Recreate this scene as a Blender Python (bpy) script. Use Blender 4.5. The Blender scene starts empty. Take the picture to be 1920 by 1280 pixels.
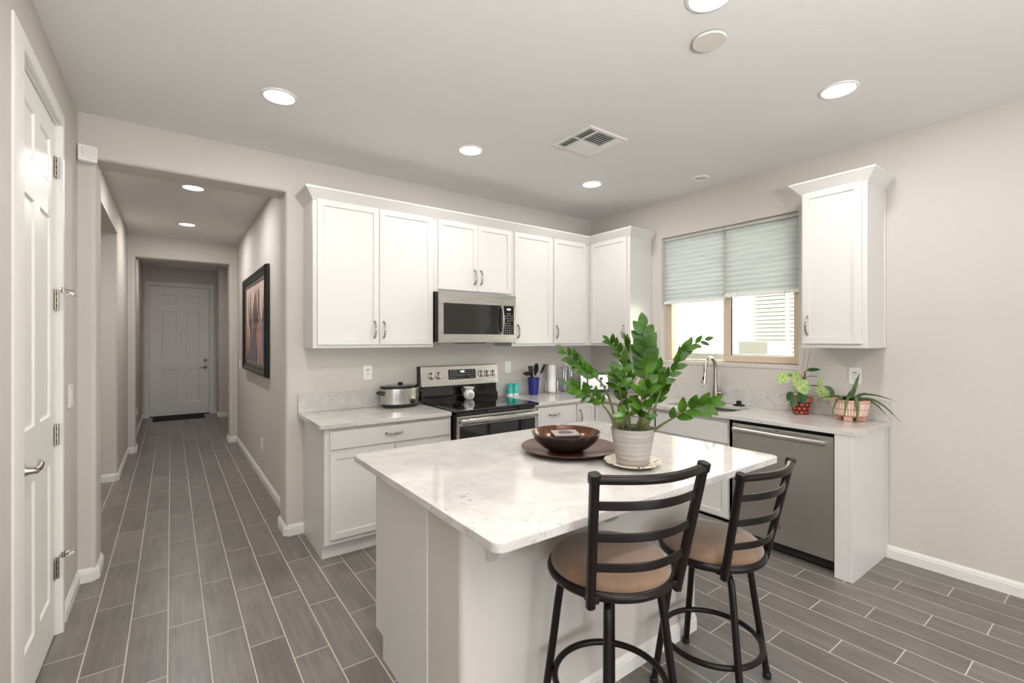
import bpy, bmesh, math, random
from mathutils import Vector, Matrix
random.seed(7)
PI = math.pi
scn = bpy.context.scene
COL = scn.collection

# ------------------------------------------------------------------ camera, world, sun, exposure
cam_d = bpy.data.cameras.new('camera')
cam_d.sensor_width = 36.0
cam_d.lens = 872.5 / 1920 * 36.0
cam_d.shift_y = -3.2 / 1920
cam_d.clip_start = 0.05
cam = bpy.data.objects.new('camera', cam_d)
cam.location = (0, 0, 1.466)
cam.rotation_euler = (PI / 2, 0, -math.radians(36.23))
COL.objects.link(cam)
scn.camera = cam

world = bpy.data.worlds.new('sky')
scn.world = world
world.use_nodes = True
wn = world.node_tree
wn.nodes.clear()
w_out = wn.nodes.new('ShaderNodeOutputWorld')
w_bg = wn.nodes.new('ShaderNodeBackground')
w_bg.inputs['Color'].default_value = (0.86, 0.94, 1.0, 1)
w_bg.inputs['Strength'].default_value = 3.6
wn.links.new(w_bg.outputs[0], w_out.inputs[0])

sun_d = bpy.data.lights.new('sun', 'SUN')
sun_d.energy = 42.0
sun_d.angle = math.radians(0.6)
sun_d.color = (1.0, 0.97, 0.9)
sun = bpy.data.objects.new('sun', sun_d)
sun.rotation_euler = Vector((0.62, 0.25, -0.74)).to_track_quat('-Z', 'Y').to_euler()
COL.objects.link(sun)

LAMP_W = 6.5          # each recessed downlight
DAY_W = 70.0          # base power of the area lamps outside the rear openings

def day_light(name, loc, size, normal, power, color=(0.93, 0.97, 1.0)):
    d = bpy.data.lights.new(name, 'AREA')
    d.shape = 'RECTANGLE'
    d.size, d.size_y = size
    d.energy = power
    d.color = color
    o = bpy.data.objects.new(name, d)
    o.location = loc
    o.rotation_euler = Vector(normal).to_track_quat('-Z', 'Z').to_euler()
    COL.objects.link(o)

# area lamp added outside the glass doors, tilted up to brighten the ceiling
day_light('patio_door_upfill', (1.2, -4.95, 0.45), (2.8, 0.9), (0, 0.5, 0.87), DAY_W)
day_light('daylight_living_window', (-2.4, -4.72, 1.4), (1.6, 1.3), (0.25, 1, 0.1), DAY_W * 0.55)

# added lamp without a fixture behind the camera, aimed up for ceiling-bounced fill
UP_W = 165.0
up_d = bpy.data.lights.new('ceiling_bounce_fill', 'AREA')
up_d.shape = 'DISK'; up_d.size = 0.4; up_d.energy = UP_W; up_d.color = (1.0, 0.985, 0.975)
up = bpy.data.objects.new('ceiling_bounce_fill', up_d)
up.location = (0.2, -1.2, 1.6)
up.rotation_euler = (PI, 0, 0)
COL.objects.link(up)

scn.view_settings.view_transform = 'Standard'
scn.view_settings.look = 'None'
scn.view_settings.gamma = 1.0
scn.view_settings.exposure = 0.27
scn.view_settings.use_curve_mapping = False
scn.cycles.caustics_reflective = False

# ------------------------------------------------------------------ helpers
def org(o):
    while o is not None and o.parent is not None:
        o = o.parent
    if o is None or o.get('_local'):
        return Vector((0, 0, 0))
    return Vector(o.location)

class MB:
    def __init__(s):
        s.bm = bmesh.new()
    def _geom(s, verts, faces, mi=0):
        vs = [s.bm.verts.new(v) for v in verts]
        out = []
        for f in faces:
            try:
                fc = s.bm.faces.new([vs[i] for i in f])
                fc.material_index = mi
                out.append(fc)
            except ValueError:
                pass
        return vs, out
    def box(s, a, b, bev=0.0, mi=0, seg=2, M=None):
        x0, y0, z0 = [min(p, q) for p, q in zip(a, b)]
        x1, y1, z1 = [max(p, q) for p, q in zip(a, b)]
        vs, fs = s._geom([(x0, y0, z0), (x1, y0, z0), (x1, y1, z0), (x0, y1, z0), (x0, y0, z1), (x1, y0, z1), (x1, y1, z1), (x0, y1, z1)],
                         [(0, 3, 2, 1), (4, 5, 6, 7), (0, 1, 5, 4), (1, 2, 6, 5), (2, 3, 7, 6), (3, 0, 4, 7)], mi)
        if M is not None:
            bmesh.ops.transform(s.bm, matrix=M, verts=vs)
        if bev > 0:
            ed = list({e for f in fs for e in f.edges})
            r = bmesh.ops.bevel(s.bm, geom=ed, offset=bev, segments=seg, profile=0.5, affect='EDGES')
            for f in r['faces']:
                f.material_index = mi
        return s
    def prism(s, poly, lo, hi, axis='z', bev=0.0, mi=0):
        """poly in the two other axes (x,y / x,z / y,z), extruded lo..hi along axis"""
        def P(p, t):
            return {'z': (p[0], p[1], t), 'y': (p[0], t, p[1]), 'x': (t, p[0], p[1])}[axis]
        n = len(poly)
        V = [P(p, lo) for p in poly] + [P(p, hi) for p in poly]
        F = [tuple(range(n))[::-1], tuple(range(n, 2 * n))] + [(i, (i + 1) % n, n + (i + 1) % n, n + i) for i in range(n)]
        vs, fs = s._geom(V, F, mi)
        bmesh.ops.recalc_face_normals(s.bm, faces=fs)
        if bev > 0:
            ed = list({e for f in fs[:2] for e in f.edges})
            bmesh.ops.bevel(s.bm, geom=ed, offset=bev, segments=2, profile=0.5, affect='EDGES')
        return s
    def tube(s, pts, r, seg=10, closed=False, mi=0, cap=True, flat=None, sq=1.0):
        """round tube along pts; r number or list; flat=(a,b) gives an elliptical section"""
        pts = [Vector(p) for p in pts]
        n = len(pts)
        R = r if isinstance(r, (list, tuple)) else [r] * n
        rings = []
        up = None
        for i, p in enumerate(pts):
            if closed:
                t = pts[(i + 1) % n] - pts[i - 1]
            else:
                t = pts[min(i + 1, n - 1)] - pts[max(i - 1, 0)]
            t.normalize()
            if up is None:
                up = Vector((0, 0, 1)) if abs(t.z) < 0.9 else Vector((1, 0, 0))
            u = up - t * up.dot(t)
            if u.length < 1e-4:
                u = t.orthogonal()
            u.normalize()
            w = t.cross(u)
            up = u
            ring = []
            for k in range(seg):
                a = 2 * PI * k / seg
                ca, sa = math.cos(a), math.sin(a)
                if sq != 1.0:
                    ca = math.copysign(abs(ca) ** sq, ca); sa = math.copysign(abs(sa) ** sq, sa)
                if flat:
                    ca, sa = ca * flat[0], sa * flat[1]
                ring.append(s.bm.verts.new(p + (u * ca + w * sa) * R[i]))
            rings.append(ring)
        m = n if closed else n - 1
        for i in range(m):
            a, b = rings[i], rings[(i + 1) % n]
            for k in range(seg):
                f = s.bm.faces.new((a[k], b[k], b[(k + 1) % seg], a[(k + 1) % seg]))
                f.material_index = mi
        if cap and not closed:
            f = s.bm.faces.new(rings[0]); f.material_index = mi
            f = s.bm.faces.new(rings[-1][::-1]); f.material_index = mi
        return s
    def lathe(s, prof, c=(0, 0, 0), seg=32, mi=0, sx=1.0, sy=1.0, M=None):
        """prof: list of (r,z); revolved about z through c"""
        rings, vs = [], []
        for r, z in prof:
            if r < 1e-6:
                rings.append([s.bm.verts.new((c[0], c[1], c[2] + z))])
            else:
                rings.append([s.bm.verts.new((c[0] + sx * r * math.cos(2 * PI * k / seg), c[1] + sy * r * math.sin(2 * PI * k / seg), c[2] + z)) for k in range(seg)])
            vs += rings[-1]
        for a, b in zip(rings[:-1], rings[1:]):
            for k in range(seg):
                k2 = (k + 1) % seg
                if len(a) == 1 and len(b) == 1:
                    continue
                if len(a) == 1:
                    f = s.bm.faces.new((a[0], b[k2], b[k]))
                elif len(b) == 1:
                    f = s.bm.faces.new((a[k], a[k2], b[0]))
                else:
                    f = s.bm.faces.new((a[k], a[k2], b[k2], b[k]))
                f.material_index = mi
        if M is not None:
            bmesh.ops.transform(s.bm, matrix=M, verts=vs)
        return s
    def cyl(s, p0, p1, r, r2=None, seg=20, mi=0):
        return s.tube([p0, p1], [r, r if r2 is None else r2], seg=seg, mi=mi)
    def sweep(s, path, prof, closed=False, mi=0):
        """profile (out, z) swept with mitred corners along a horizontal path; out is to the right of travel"""
        n = len(path)
        rings = []
        for i in range(n):
            p = Vector(path[i])
            def seg_n(a, b):
                d = (Vector(b) - Vector(a)).normalized()
                return Vector((d.y, -d.x))
            ns = []
            if i > 0 or closed:
                ns.append(seg_n(path[i - 1], path[i]))
            if i < n - 1 or closed:
                ns.append(seg_n(path[i], path[(i + 1) % n]))
            m = ns[0]
            if len(ns) == 2:
                m = (ns[0] + ns[1]) / (1 + ns[0].dot(ns[1]))
            rings.append([s.bm.verts.new((p.x + m.x * o, p.y + m.y * o, z)) for o, z in prof])
        k = len(prof)
        fs = []
        for i in range(n if closed else n - 1):
            a, b = rings[i], rings[(i + 1) % n]
            for j in range(k):
                fs.append(s.bm.faces.new((a[j], b[j], b[(j + 1) % k], a[(j + 1) % k])))
        if not closed:
            fs.append(s.bm.faces.new(rings[0]))
            fs.append(s.bm.faces.new(rings[-1][::-1]))
        for f in fs:
            f.material_index = mi
        bmesh.ops.recalc_face_normals(s.bm, faces=fs)
        return s
    def slab(s, outer, holes, z0, z1, bev=0.003, mi=0):
        """horizontal slab with holes"""
        bm = bmesh.new()
        edges = []
        for loop in [outer] + holes:
            vs = [bm.verts.new((x, y, z1)) for x, y in loop]
            edges += [bm.edges.new((vs[i], vs[(i + 1) % len(vs)])) for i in range(len(vs))]
        bmesh.ops.triangle_fill(bm, use_beauty=True, use_dissolve=False, edges=edges)
        bmesh.ops.dissolve_limit(bm, angle_limit=0.01, verts=bm.verts[:], edges=[e for e in bm.edges if len(e.link_faces) == 2])
        bmesh.ops.recalc_face_normals(bm, faces=bm.faces[:])
        if bm.faces[:][0].normal.z < 0:
            bmesh.ops.reverse_faces(bm, faces=bm.faces[:])
        r = bmesh.ops.extrude_face_region(bm, geom=bm.faces[:], use_keep_orig=True)
        nv = [g for g in r['geom'] if isinstance(g, bmesh.types.BMVert)]
        for v in nv:
            v.co.z = z0
        bmesh.ops.recalc_face_normals(bm, faces=bm.faces[:])
        if bev > 0:
            ed = [e for e in bm.edges if len(e.link_faces) == 2 and e.calc_face_angle(0) > 1.2 and abs(e.verts[0].co.z - e.verts[1].co.z) < 1e-6]
            bmesh.ops.bevel(bm, geom=ed, offset=bev, segments=2, profile=0.5, affect='EDGES')
        me = bpy.data.meshes.new('t')
        bm.to_mesh(me); bm.free()
        s.bm.from_mesh(me)
        bpy.data.meshes.remove(me)
        return s

def obj(name, mb, mat, parent=None, origin=None, ang=38, smooth=True):
    """links a mesh as ONE object; geometry is given in world space (or local space under a '_local' root)"""
    bm = mb.bm
    if parent is not None:
        o_ = org(parent)
    elif origin is not None:
        o_ = Vector(origin)
    else:
        xs = [v.co.x for v in bm.verts]; ys = [v.co.y for v in bm.verts]; zs = [v.co.z for v in bm.verts]
        o_ = Vector(((min(xs) + max(xs)) / 2, (min(ys) + max(ys)) / 2, min(zs)))
    bmesh.ops.translate(bm, vec=-o_, verts=bm.verts)
    me = bpy.data.meshes.new(name)
    bm.to_mesh(me)
    bm.free()
    for m in (mat if isinstance(mat, (list, tuple)) else [mat]):
        me.materials.append(m)
    if smooth:
        me.shade_smooth()
        me.set_sharp_from_angle(angle=math.radians(ang))
    o = bpy.data.objects.new(name, me)
    COL.objects.link(o)
    if smooth and ang < 50:            # keeps the large flat faces flat beside their small bevels
        wnm = o.modifiers.new('weighted_normals', 'WEIGHTED_NORMAL')
        wnm.keep_sharp = True
        wnm.weight = 70
    if parent is not None:
        o.parent = parent
    else:
        o.location = o_
    return o

def tag(o, label, cat, group=None, kind=None):
    o['label'] = label
    o['category'] = cat
    if group: o['group'] = group
    if kind: o['kind'] = kind
    return o

def thing(name, label, cat, loc, group=None, rz=None):
    o = bpy.data.objects.new(name, None)
    o.empty_display_size = 0.05
    o.location = loc
    if rz is not None:
        o.rotation_euler = (0, 0, rz)
        o['_local'] = True
    COL.objects.link(o)
    return tag(o, label, cat, group)

def struct(name, mb, mat, parent=None, ang=38):
    o = obj(name, mb, mat, parent, ang=ang)
    if parent is None:
        o['kind'] = 'structure'
        o['category'] = name.split('_')[0]
        o['label'] = LABELS.get(name, name.replace('_', ' '))
    return o

def copy_tree(o, parent=None):
    c = o.copy()
    COL.objects.link(c)
    if parent is not None:
        c.parent = parent
    for ch in list(o.children):
        copy_tree(ch, c)
    return c

def rrect(x0, y0, x1, y1, r, n=5, corners='1111'):
    """rounded rectangle, counter-clockwise from lower left"""
    out = []
    for (cx, cy, a0, on) in ((x0, y0, PI, corners[0]), (x1, y0, 1.5 * PI, corners[1]), (x1, y1, 0, corners[2]), (x0, y1, 0.5 * PI, corners[3])):
        if on == '0' or r <= 0:
            out.append((cx, cy))
            continue
        ox = cx + r if cx == x0 else cx - r
        oy = cy + r if cy == y0 else cy - r
        for k in range(n + 1):
            a = a0 + 0.5 * PI * k / n
            out.append((ox + r * math.cos(a), oy + r * math.sin(a)))
    return out

# ------------------------------------------------------------------ materials
def srgb(r, g, b):
    f = lambda c: (c / 255 / 12.92) if c / 255 <= 0.04045 else ((c / 255 + 0.055) / 1.055) ** 2.4
    return (f(r), f(g), f(b), 1)

class NT:
    """small node-graph writer"""
    def __init__(s, name):
        s.m = bpy.data.materials.new(name)
        s.m.use_nodes = True
        s.t = s.m.node_tree
        s.b = s.t.nodes['Principled BSDF']
    def n(s, typ, **kw):
        nd = s.t.nodes.new(typ)
        for k, v in kw.items():
            if k in nd.inputs:
                nd.inputs[k].default_value = v
            else:
                setattr(nd, k, v)
        return nd
    def l(s, a, b):
        s.t.links.new(a, b)
    def math(s, op, a, b=None):
        nd = s.t.nodes.new('ShaderNodeMath')
        nd.operation = op
        for i, v in enumerate((a, b)):
            if v is None: continue
            if isinstance(v, (int, float)): nd.inputs[i].default_value = v
            else: s.l(v, nd.inputs[i])
        return nd.outputs[0]
    def mix(s, fac, a, b):
        nd = s.t.nodes.new('ShaderNodeMix')
        nd.data_type = 'RGBA'
        for sock, v in ((nd.inputs[0], fac), (nd.inputs[6], a), (nd.inputs[7], b)):
            if isinstance(v, (int, float, tuple)): sock.default_value = v
            else: s.l(v, sock)
        return nd.outputs[2]
    def ramp(s, fac, stops):
        nd = s.t.nodes.new('ShaderNodeValToRGB')
        el = nd.color_ramp.elements
        while len(el) < len(stops): el.new(0.5)
        for e, (p, c) in zip(el, stops):
            e.position = p
            e.color = c if isinstance(c, tuple) else (c, c, c, 1)
        s.l(fac, nd.inputs[0])
        return nd.outputs[0]
    def coords(s, kind='Object', scale=None):
        tc = s.t.nodes.new('ShaderNodeTexCoord').outputs[kind]
        if scale:
            mp = s.t.nodes.new('ShaderNodeMapping')
            mp.inputs['Scale'].default_value = scale
            s.l(tc, mp.inputs[0])
            return mp.outputs[0]
        return tc
    def world(s):
        return s.t.nodes.new('ShaderNodeNewGeometry').outputs['Position']
    def noise(s, vec, scale, detail=3, rough=0.55):
        nd = s.n('ShaderNodeTexNoise', Scale=scale, Detail=detail, Roughness=rough)
        s.l(vec, nd.inputs['Vector'])
        return nd.outputs[0]
    def bump(s, h, strength=0.2, dist=0.01):
        nd = s.n('ShaderNodeBump', Strength=strength, Distance=dist)
        s.l(h, nd.inputs['Height'])
        s.l(nd.outputs[0], s.b.inputs['Normal'])
    def base(s, v):
        if isinstance(v, tuple): s.b.inputs['Base Color'].default_value = v
        else: s.l(v, s.b.inputs['Base Color'])
    def set(s, **kw):
        for k, v in kw.items():
            s.b.inputs[{'rough': 'Roughness', 'metal': 'Metallic', 'coat': 'Coat Weight', 'trans': 'Transmission Weight', 'ior': 'IOR', 'spec': 'Specular IOR Level', 'sheen': 'Sheen Weight', 'aniso': 'Anisotropic', 'sss': 'Subsurface Weight'}[k]].default_value = v
        return s

def plain(name, col, rough=0.5, metal=0.0, var=0.04, scale=30, bump=0.0, **kw):
    g = NT(name)
    c = g.noise(g.coords(), scale)
    dark = tuple(x * (1 - var) for x in col[:3]) + (1,)
    lite = tuple(min(1, x * (1 + var)) for x in col[:3]) + (1,)
    g.base(g.mix(c, dark, lite))
    g.set(rough=rough, metal=metal, **kw)
    if bump: g.bump(c, bump, 0.003)
    return g.m

def wall_paint(name, col):
    g = NT(name)
    p = g.world()
    n1 = g.noise(p, 90, 4)
    n2 = g.noise(p, 1.3, 2)
    g.base(g.mix(n2, tuple(x * 0.985 for x in col[:3]) + (1,), col))
    g.set(rough=0.75, spec=0.25)
    g.bump(n1, 0.18, 0.004)
    return g.m

WALL = srgb(204, 198, 191)
M_wall = wall_paint('greige_wall_paint', WALL)
M_ceil = wall_paint('ceiling_paint', srgb(229, 227, 224))
M_white = plain('white_cabinet_paint', srgb(216, 213, 209), 0.35, var=0.012, scale=6)
M_trim = plain('white_trim_paint', srgb(228, 225, 220), 0.4, var=0.012, scale=6)
M_doorp = plain('white_door_paint', srgb(232, 229, 224), 0.4, var=0.01, scale=6)
M_plastic = plain('white_plastic', srgb(236, 234, 230), 0.4, var=0.01)
M_steel_s = plain('satin_nickel', srgb(176, 168, 158), 0.28, 1.0, var=0.06)
M_chrome = plain('polished_chrome', srgb(205, 203, 200), 0.1, 1.0, var=0.03)
M_pewter = plain('antique_pewter', srgb(158, 155, 150), 0.2, 1.0, var=0.35, scale=140)
M_black = plain('black_plastic', srgb(22, 21, 21), 0.4)
M_blackglass = plain('black_glass', srgb(12, 12, 12), 0.05, var=0.02, coat=0.5)
M_blackmetal = plain('dark_bronze_metal', srgb(27, 21, 19), 0.34, 0.2, var=0.12, scale=60, spec=0.3)
M_dark = plain('dark_recess', srgb(30, 29, 28), 0.7)
M_rubber = plain('black_rubber', srgb(16, 16, 16), 0.6)
M_vinyl = plain('tan_vinyl_frame', srgb(206, 188, 164), 0.45, var=0.03)
M_cream = plain('cream_stucco', srgb(236, 232, 214), 0.85, var=0.03, scale=60, bump=0.15)
M_fence = plain('grey_block_fence', srgb(168, 166, 162), 0.9, var=0.08, scale=20)
M_concrete = plain('gravel_yard', srgb(160, 150, 138), 0.9, var=0.15, scale=40)
M_shutter = plain('pale_green_slats', srgb(104, 110, 92), 0.6)
M_navy = plain('navy_plastic', srgb(30, 40, 118), 0.35)
M_teal = plain('turquoise_enamel', srgb(64, 190, 178), 0.3)
M_ceramic = plain('white_ceramic', srgb(238, 236, 232), 0.2, var=0.01)
M_stake = plain('bamboo_stake', srgb(176, 140, 110), 0.7, var=0.1)
M_soil = plain('dark_soil', srgb(52, 40, 32), 0.95, var=0.3, scale=120, bump=0.6)
M_terracotta = plain('terracotta', srgb(186, 104, 66), 0.7, var=0.06)
M_paper = plain('paper_towel', srgb(240, 238, 234), 0.9, var=0.02, bump=0.3, scale=120)
M_pink = plain('pink_plastic', srgb(226, 180, 168), 0.4)
M_cork = plain('cork_tan', srgb(180, 150, 110), 0.8)
M_mat = plain('black_door_mat', srgb(24, 23, 22), 0.95, var=0.3, scale=300, bump=0.6)

def stainless(name, horiz=True, rough=0.26, col=(0.54, 0.52, 0.495)):
    g = NT(name)
    n = g.noise(g.coords('Object', (4, 4, 500) if horiz else (500, 500, 4)), 1.0, 2)
    g.base(g.mix(n, tuple(c * 0.97 for c in col) + (1,), tuple(c * 1.03 for c in col) + (1,)))
    g.l(g.ramp(n, [(0.2, rough - 0.04), (0.8, rough + 0.05)]), g.b.inputs['Roughness'])
    g.set(metal=1.0)
    g.bump(n, 0.015, 0.001)
    return g.m
M_steel = stainless('brushed_stainless')
M_steel_dw = stainless('brushed_stainless_dishwasher', True, 0.3, (0.63, 0.615, 0.59))

def emit(name, col, s):
    g = NT(name)
    g.b.inputs['Base Color'].default_value = (0, 0, 0, 1)
    g.b.inputs['Emission Color'].default_value = col
    g.b.inputs['Emission Strength'].default_value = s
    return g.m
M_lens = emit('lit_lamp_lens', (1, 0.97, 0.92, 1), 9.0)
M_digit = emit('lit_display_digits', (0.85, 0.95, 1, 1), 2.5)
M_key = plain('grey_key_print', srgb(170, 168, 165), 0.5)

def glass(name, tint=(1, 1, 1, 1), fac=0.07):
    m = bpy.data.materials.new(name)
    m.use_nodes = True
    t = m.node_tree
    t.nodes.clear()
    o = t.nodes.new('ShaderNodeOutputMaterial')
    tr = t.nodes.new('ShaderNodeBsdfTransparent'); tr.inputs[0].default_value = tint
    gl = t.nodes.new('ShaderNodeBsdfGlossy'); gl.inputs['Roughness'].default_value = 0.02
    fr = t.nodes.new('ShaderNodeLayerWeight'); fr.inputs[0].default_value = 0.25
    mul = t.nodes.new('ShaderNodeMath'); mul.operation = 'MULTIPLY_ADD'
    mul.inputs[1].default_value = 0.6; mul.inputs[2].default_value = fac
    t.links.new(fr.outputs['Fresnel'], mul.inputs[0])
    mx = t.nodes.new('ShaderNodeMixShader')
    t.links.new(mul.outputs[0], mx.inputs[0]); t.links.new(tr.outputs[0], mx.inputs[1]); t.links.new(gl.outputs[0], mx.inputs[2])
    t.links.new(mx.outputs[0], o.inputs[0])
    return m
M_pane = glass('window_pane_glass', (0.95, 0.98, 0.96, 1), 0.03)
M_jar = glass('clear_jar_glass', (0.9, 0.91, 0.9, 1), 0.08)

def m_floor():
    g = NT('wood_look_floor_tile')
    p = g.n('ShaderNodeSeparateXYZ')
    g.l(g.world(), p.inputs[0])
    W, L = 0.1563, 0.617
    u = g.math('DIVIDE', g.math('ADD', p.outputs[0], 0.012 + W * 60), W)
    k = g.math('FLOOR', u)
    fu = g.math('SUBTRACT', u, k)
    off = g.math('MULTIPLY', k, L / 3)
    v = g.math('DIVIDE', g.math('ADD', g.math('ADD', p.outputs[1], L * 60 - 0.47), off), L)
    j = g.math('FLOOR', v)
    fv = g.math('SUBTRACT', v, j)
    gw = 0.0024
    du = g.math('MULTIPLY', g.math('MINIMUM', fu, g.math('SUBTRACT', 1.0, fu)), W)
    dv = g.math('MULTIPLY', g.math('MINIMUM', fv, g.math('SUBTRACT', 1.0, fv)), L)
    dmin = g.math('MINIMUM', du, dv)
    grout = g.math('LESS_THAN', dmin, gw)
    cmb = g.n('ShaderNodeCombineXYZ')
    g.l(k, cmb.inputs[0]); g.l(j, cmb.inputs[1])
    wn_ = g.n('ShaderNodeTexWhiteNoise', noise_dimensions='2D')
    g.l(cmb.outputs[0], wn_.inputs['Vector'])
    rnd = wn_.outputs['Value']
    # grain: stretched along the plank, shifted per tile
    gv = g.n('ShaderNodeCombineXYZ')
    g.l(g.math('MULTIPLY', p.outputs[0], 55.0), gv.inputs[0])
    g.l(g.math('ADD', g.math('MULTIPLY', p.outputs[1], 3.2), g.math('MULTIPLY', rnd, 40.0)), gv.inputs[1])
    g.l(g.math('MULTIPLY', rnd, 17.0), gv.inputs[2])
    grain = g.noise(gv.outputs[0], 1.0, 6, 0.62)
    gv2 = g.n('ShaderNodeCombineXYZ')
    g.l(g.math('MULTIPLY', p.outputs[0], 9.0), gv2.inputs[0])
    g.l(g.math('ADD', g.math('MULTIPLY', p.outputs[1], 4.0), g.math('MULTIPLY', rnd, 23.0)), gv2.inputs[1])
    cloud = g.noise(gv2.outputs[0], 1.0, 3, 0.5)
    c = g.ramp(grain, [(0.25, srgb(87, 82, 78)), (0.5, srgb(112, 106, 101)), (0.78, srgb(138, 131, 125))])
    c2 = g.ramp(cloud, [(0.3, srgb(102, 96, 92)), (0.7, srgb(130, 123, 117))])
    c = g.mix(0.45, c, c2)
    tone = g.mix(rnd, (0.86, 0.85, 0.85, 1), (1.1, 1.1, 1.1, 1))
    mul = g.n('ShaderNodeMix', data_type='RGBA', blend_type='MULTIPLY')
    mul.inputs[0].default_value = 1.0
    g.l(c, mul.inputs[6]); g.l(tone, mul.inputs[7])
    g.base(g.mix(grout, mul.outputs[2], srgb(196, 187, 177)))
    g.l(g.mix(grout, (0.33, 0.33, 0.33, 1), (0.8, 0.8, 0.8, 1)), g.b.inputs['Roughness'])
    h = g.math('ADD', g.math('MULTIPLY', g.math('MINIMUM', dmin, 0.004), 250.0), g.math('MULTIPLY', grain, 0.12))
    g.bump(h, 0.25, 0.003)
    return g.m
M_floor = m_floor()

def m_quartz(name, lo, f_):
    g = NT(name)
    p = g.world()
    big = g.noise(p, 2.2, 3, 0.6)
    mask = g.ramp(big, [(lo, 0.0), (lo + 0.15, 1.0)])
    fine = g.n('ShaderNodeTexNoise', Scale=46.0, Detail=5.0, Roughness=0.7, Distortion=0.8)
    g.l(p, fine.inputs['Vector'])
    sp = g.ramp(fine.outputs[0], [(0.565, 0.0), (0.63, 1.0)])
    cloud = g.noise(p, 9, 4, 0.6)
    basec = g.ramp(cloud, [(0.3, srgb(194, 190, 185)), (0.7, srgb(212, 208, 204))])
    f = g.math('MULTIPLY', sp, g.math('MULTIPLY', mask, f_))
    g.base(g.mix(f, basec, srgb(150, 150, 156)))
    g.set(rough=0.045, spec=0.75)
    return g.m
M_quartz = m_quartz('white_quartz', 0.43, 0.6)
M_quartz_s = m_quartz('speckled_white_quartz', 0.27, 0.85)

def m_suede():
    g = NT('tan_microfibre')
    n = g.noise(g.coords(), 5, 4, 0.6)
    n2 = g.noise(g.coords(), 160, 2)
    g.base(g.ramp(n, [(0.3, srgb(96, 73, 55)), (0.7, srgb(132, 104, 81))]))
    g.set(rough=0.9, sheen=0.4)
    g.bump(n2, 0.15, 0.002)
    return g.m
M_suede = m_suede()

def m_leaf(name, dark, lite, rough=0.3, variegate=None):
    g = NT(name)
    n = g.noise(g.coords(), 14, 3)
    c = g.mix(g.ramp(n, [(0.3, 0.0), (0.7, 1.0)]), dark, lite)
    if variegate:
        n2 = g.noise(g.coords(), 70, 4, 0.7)
        c = g.mix(g.ramp(n2, [(0.42, 0.0), (0.6, 1.0)]), c, variegate)
    g.base(c)
    g.set(rough=rough, spec=0.35)
    # a leaf lets some light through
    out = [x for x in g.t.nodes if x.type == 'OUTPUT_MATERIAL'][0]
    tr = g.n('ShaderNodeBsdfTranslucent')
    tr.inputs[0].default_value = lite
    mx = g.n('ShaderNodeMixShader')
    mx.inputs[0].default_value = 0.1
    g.l(g.b.outputs[0], mx.inputs[1]); g.l(tr.outputs[0], mx.inputs[2]); g.l(mx.outputs[0], out.inputs[0])
    return g.m
M_leaf = m_leaf('glossy_green_leaf', srgb(18, 50, 3), srgb(72, 116, 14), 0.32)
M_leaf_v = m_leaf('variegated_leaf', srgb(104, 140, 62), srgb(150, 180, 92), 0.4, srgb(196, 208, 146))
M_leaf_d = m_leaf('dark_green_leaf', srgb(34, 62, 32), srgb(58, 92, 48))
M_strap = m_leaf('strap_leaf', srgb(52, 78, 44), srgb(96, 120, 62))
M_stem = plain('brown_green_stem', srgb(92, 96, 52), 0.5, var=0.25, scale=20)
M_vine = plain('brown_vine_stem', srgb(84, 56, 42), 0.7, var=0.2)

def m_blind():
    g = NT('pleated_shade_fabric')
    n = g.noise(g.coords('Object', (14, 3, 22)), 1.0, 4, 0.7)
    col = g.ramp(n, [(0.3, srgb(184, 190, 190)), (0.7, srgb(200, 206, 206))])
    g.base(col)
    g.set(rough=0.9)
    out = [x for x in g.t.nodes if x.type == 'OUTPUT_MATERIAL'][0]
    tr = g.n('ShaderNodeBsdfTranslucent')
    g.l(col, tr.inputs[0])
    mx = g.n('ShaderNodeMixShader')
    mx.inputs[0].default_value = 0.12
    g.l(g.b.outputs[0], mx.inputs[1]); g.l(tr.outputs[0], mx.inputs[2]); g.l(mx.outputs[0], out.inputs[0])
    return g.m
M_blind = m_blind()

def m_pot_grey():
    g = NT('grey_ribbed_pot_glaze')
    z = g.noise(g.coords('Object', (3, 3, 60)), 1.0, 3)
    g.base(g.ramp(z, [(0.3, srgb(144, 137, 131)), (0.7, srgb(176, 169, 163))]))
    g.set(rough=0.55)
    g.bump(z, 0.25, 0.004)
    return g.m
M_potg = m_pot_grey()

def m_copper():
    g = NT('copper_brown_glaze')
    n = g.noise(g.coords(), 22, 5, 0.65)
    g.base(g.ramp(n, [(0.3, srgb(70, 44, 34)), (0.65, srgb(122, 82, 62)), (0.9, srgb(160, 116, 90))]))
    g.set(rough=0.18, metal=0.35)
    return g.m
M_copper = m_copper()
M_espresso = plain('dark_espresso_glaze', srgb(40, 33, 31), 0.2, 0.0, var=0.2)

def m_saucer():
    g = NT('purple_speckled_saucer_glaze')
    n = g.n('ShaderNodeTexVoronoi', Scale=55.0)
    g.l(g.coords(), n.inputs['Vector'])
    n2 = g.noise(g.coords(), 30, 3)
    f = g.math('MULTIPLY', g.ramp(n.outputs['Distance'], [(0.25, 1.0), (0.4, 0.0)]), g.ramp(n2, [(0.45, 0.0), (0.55, 1.0)]))
    g.base(g.mix(f, srgb(224, 212, 190), srgb(74, 60, 120)))
    g.set(rough=0.2)
    return g.m
M_saucer = m_saucer()

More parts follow.
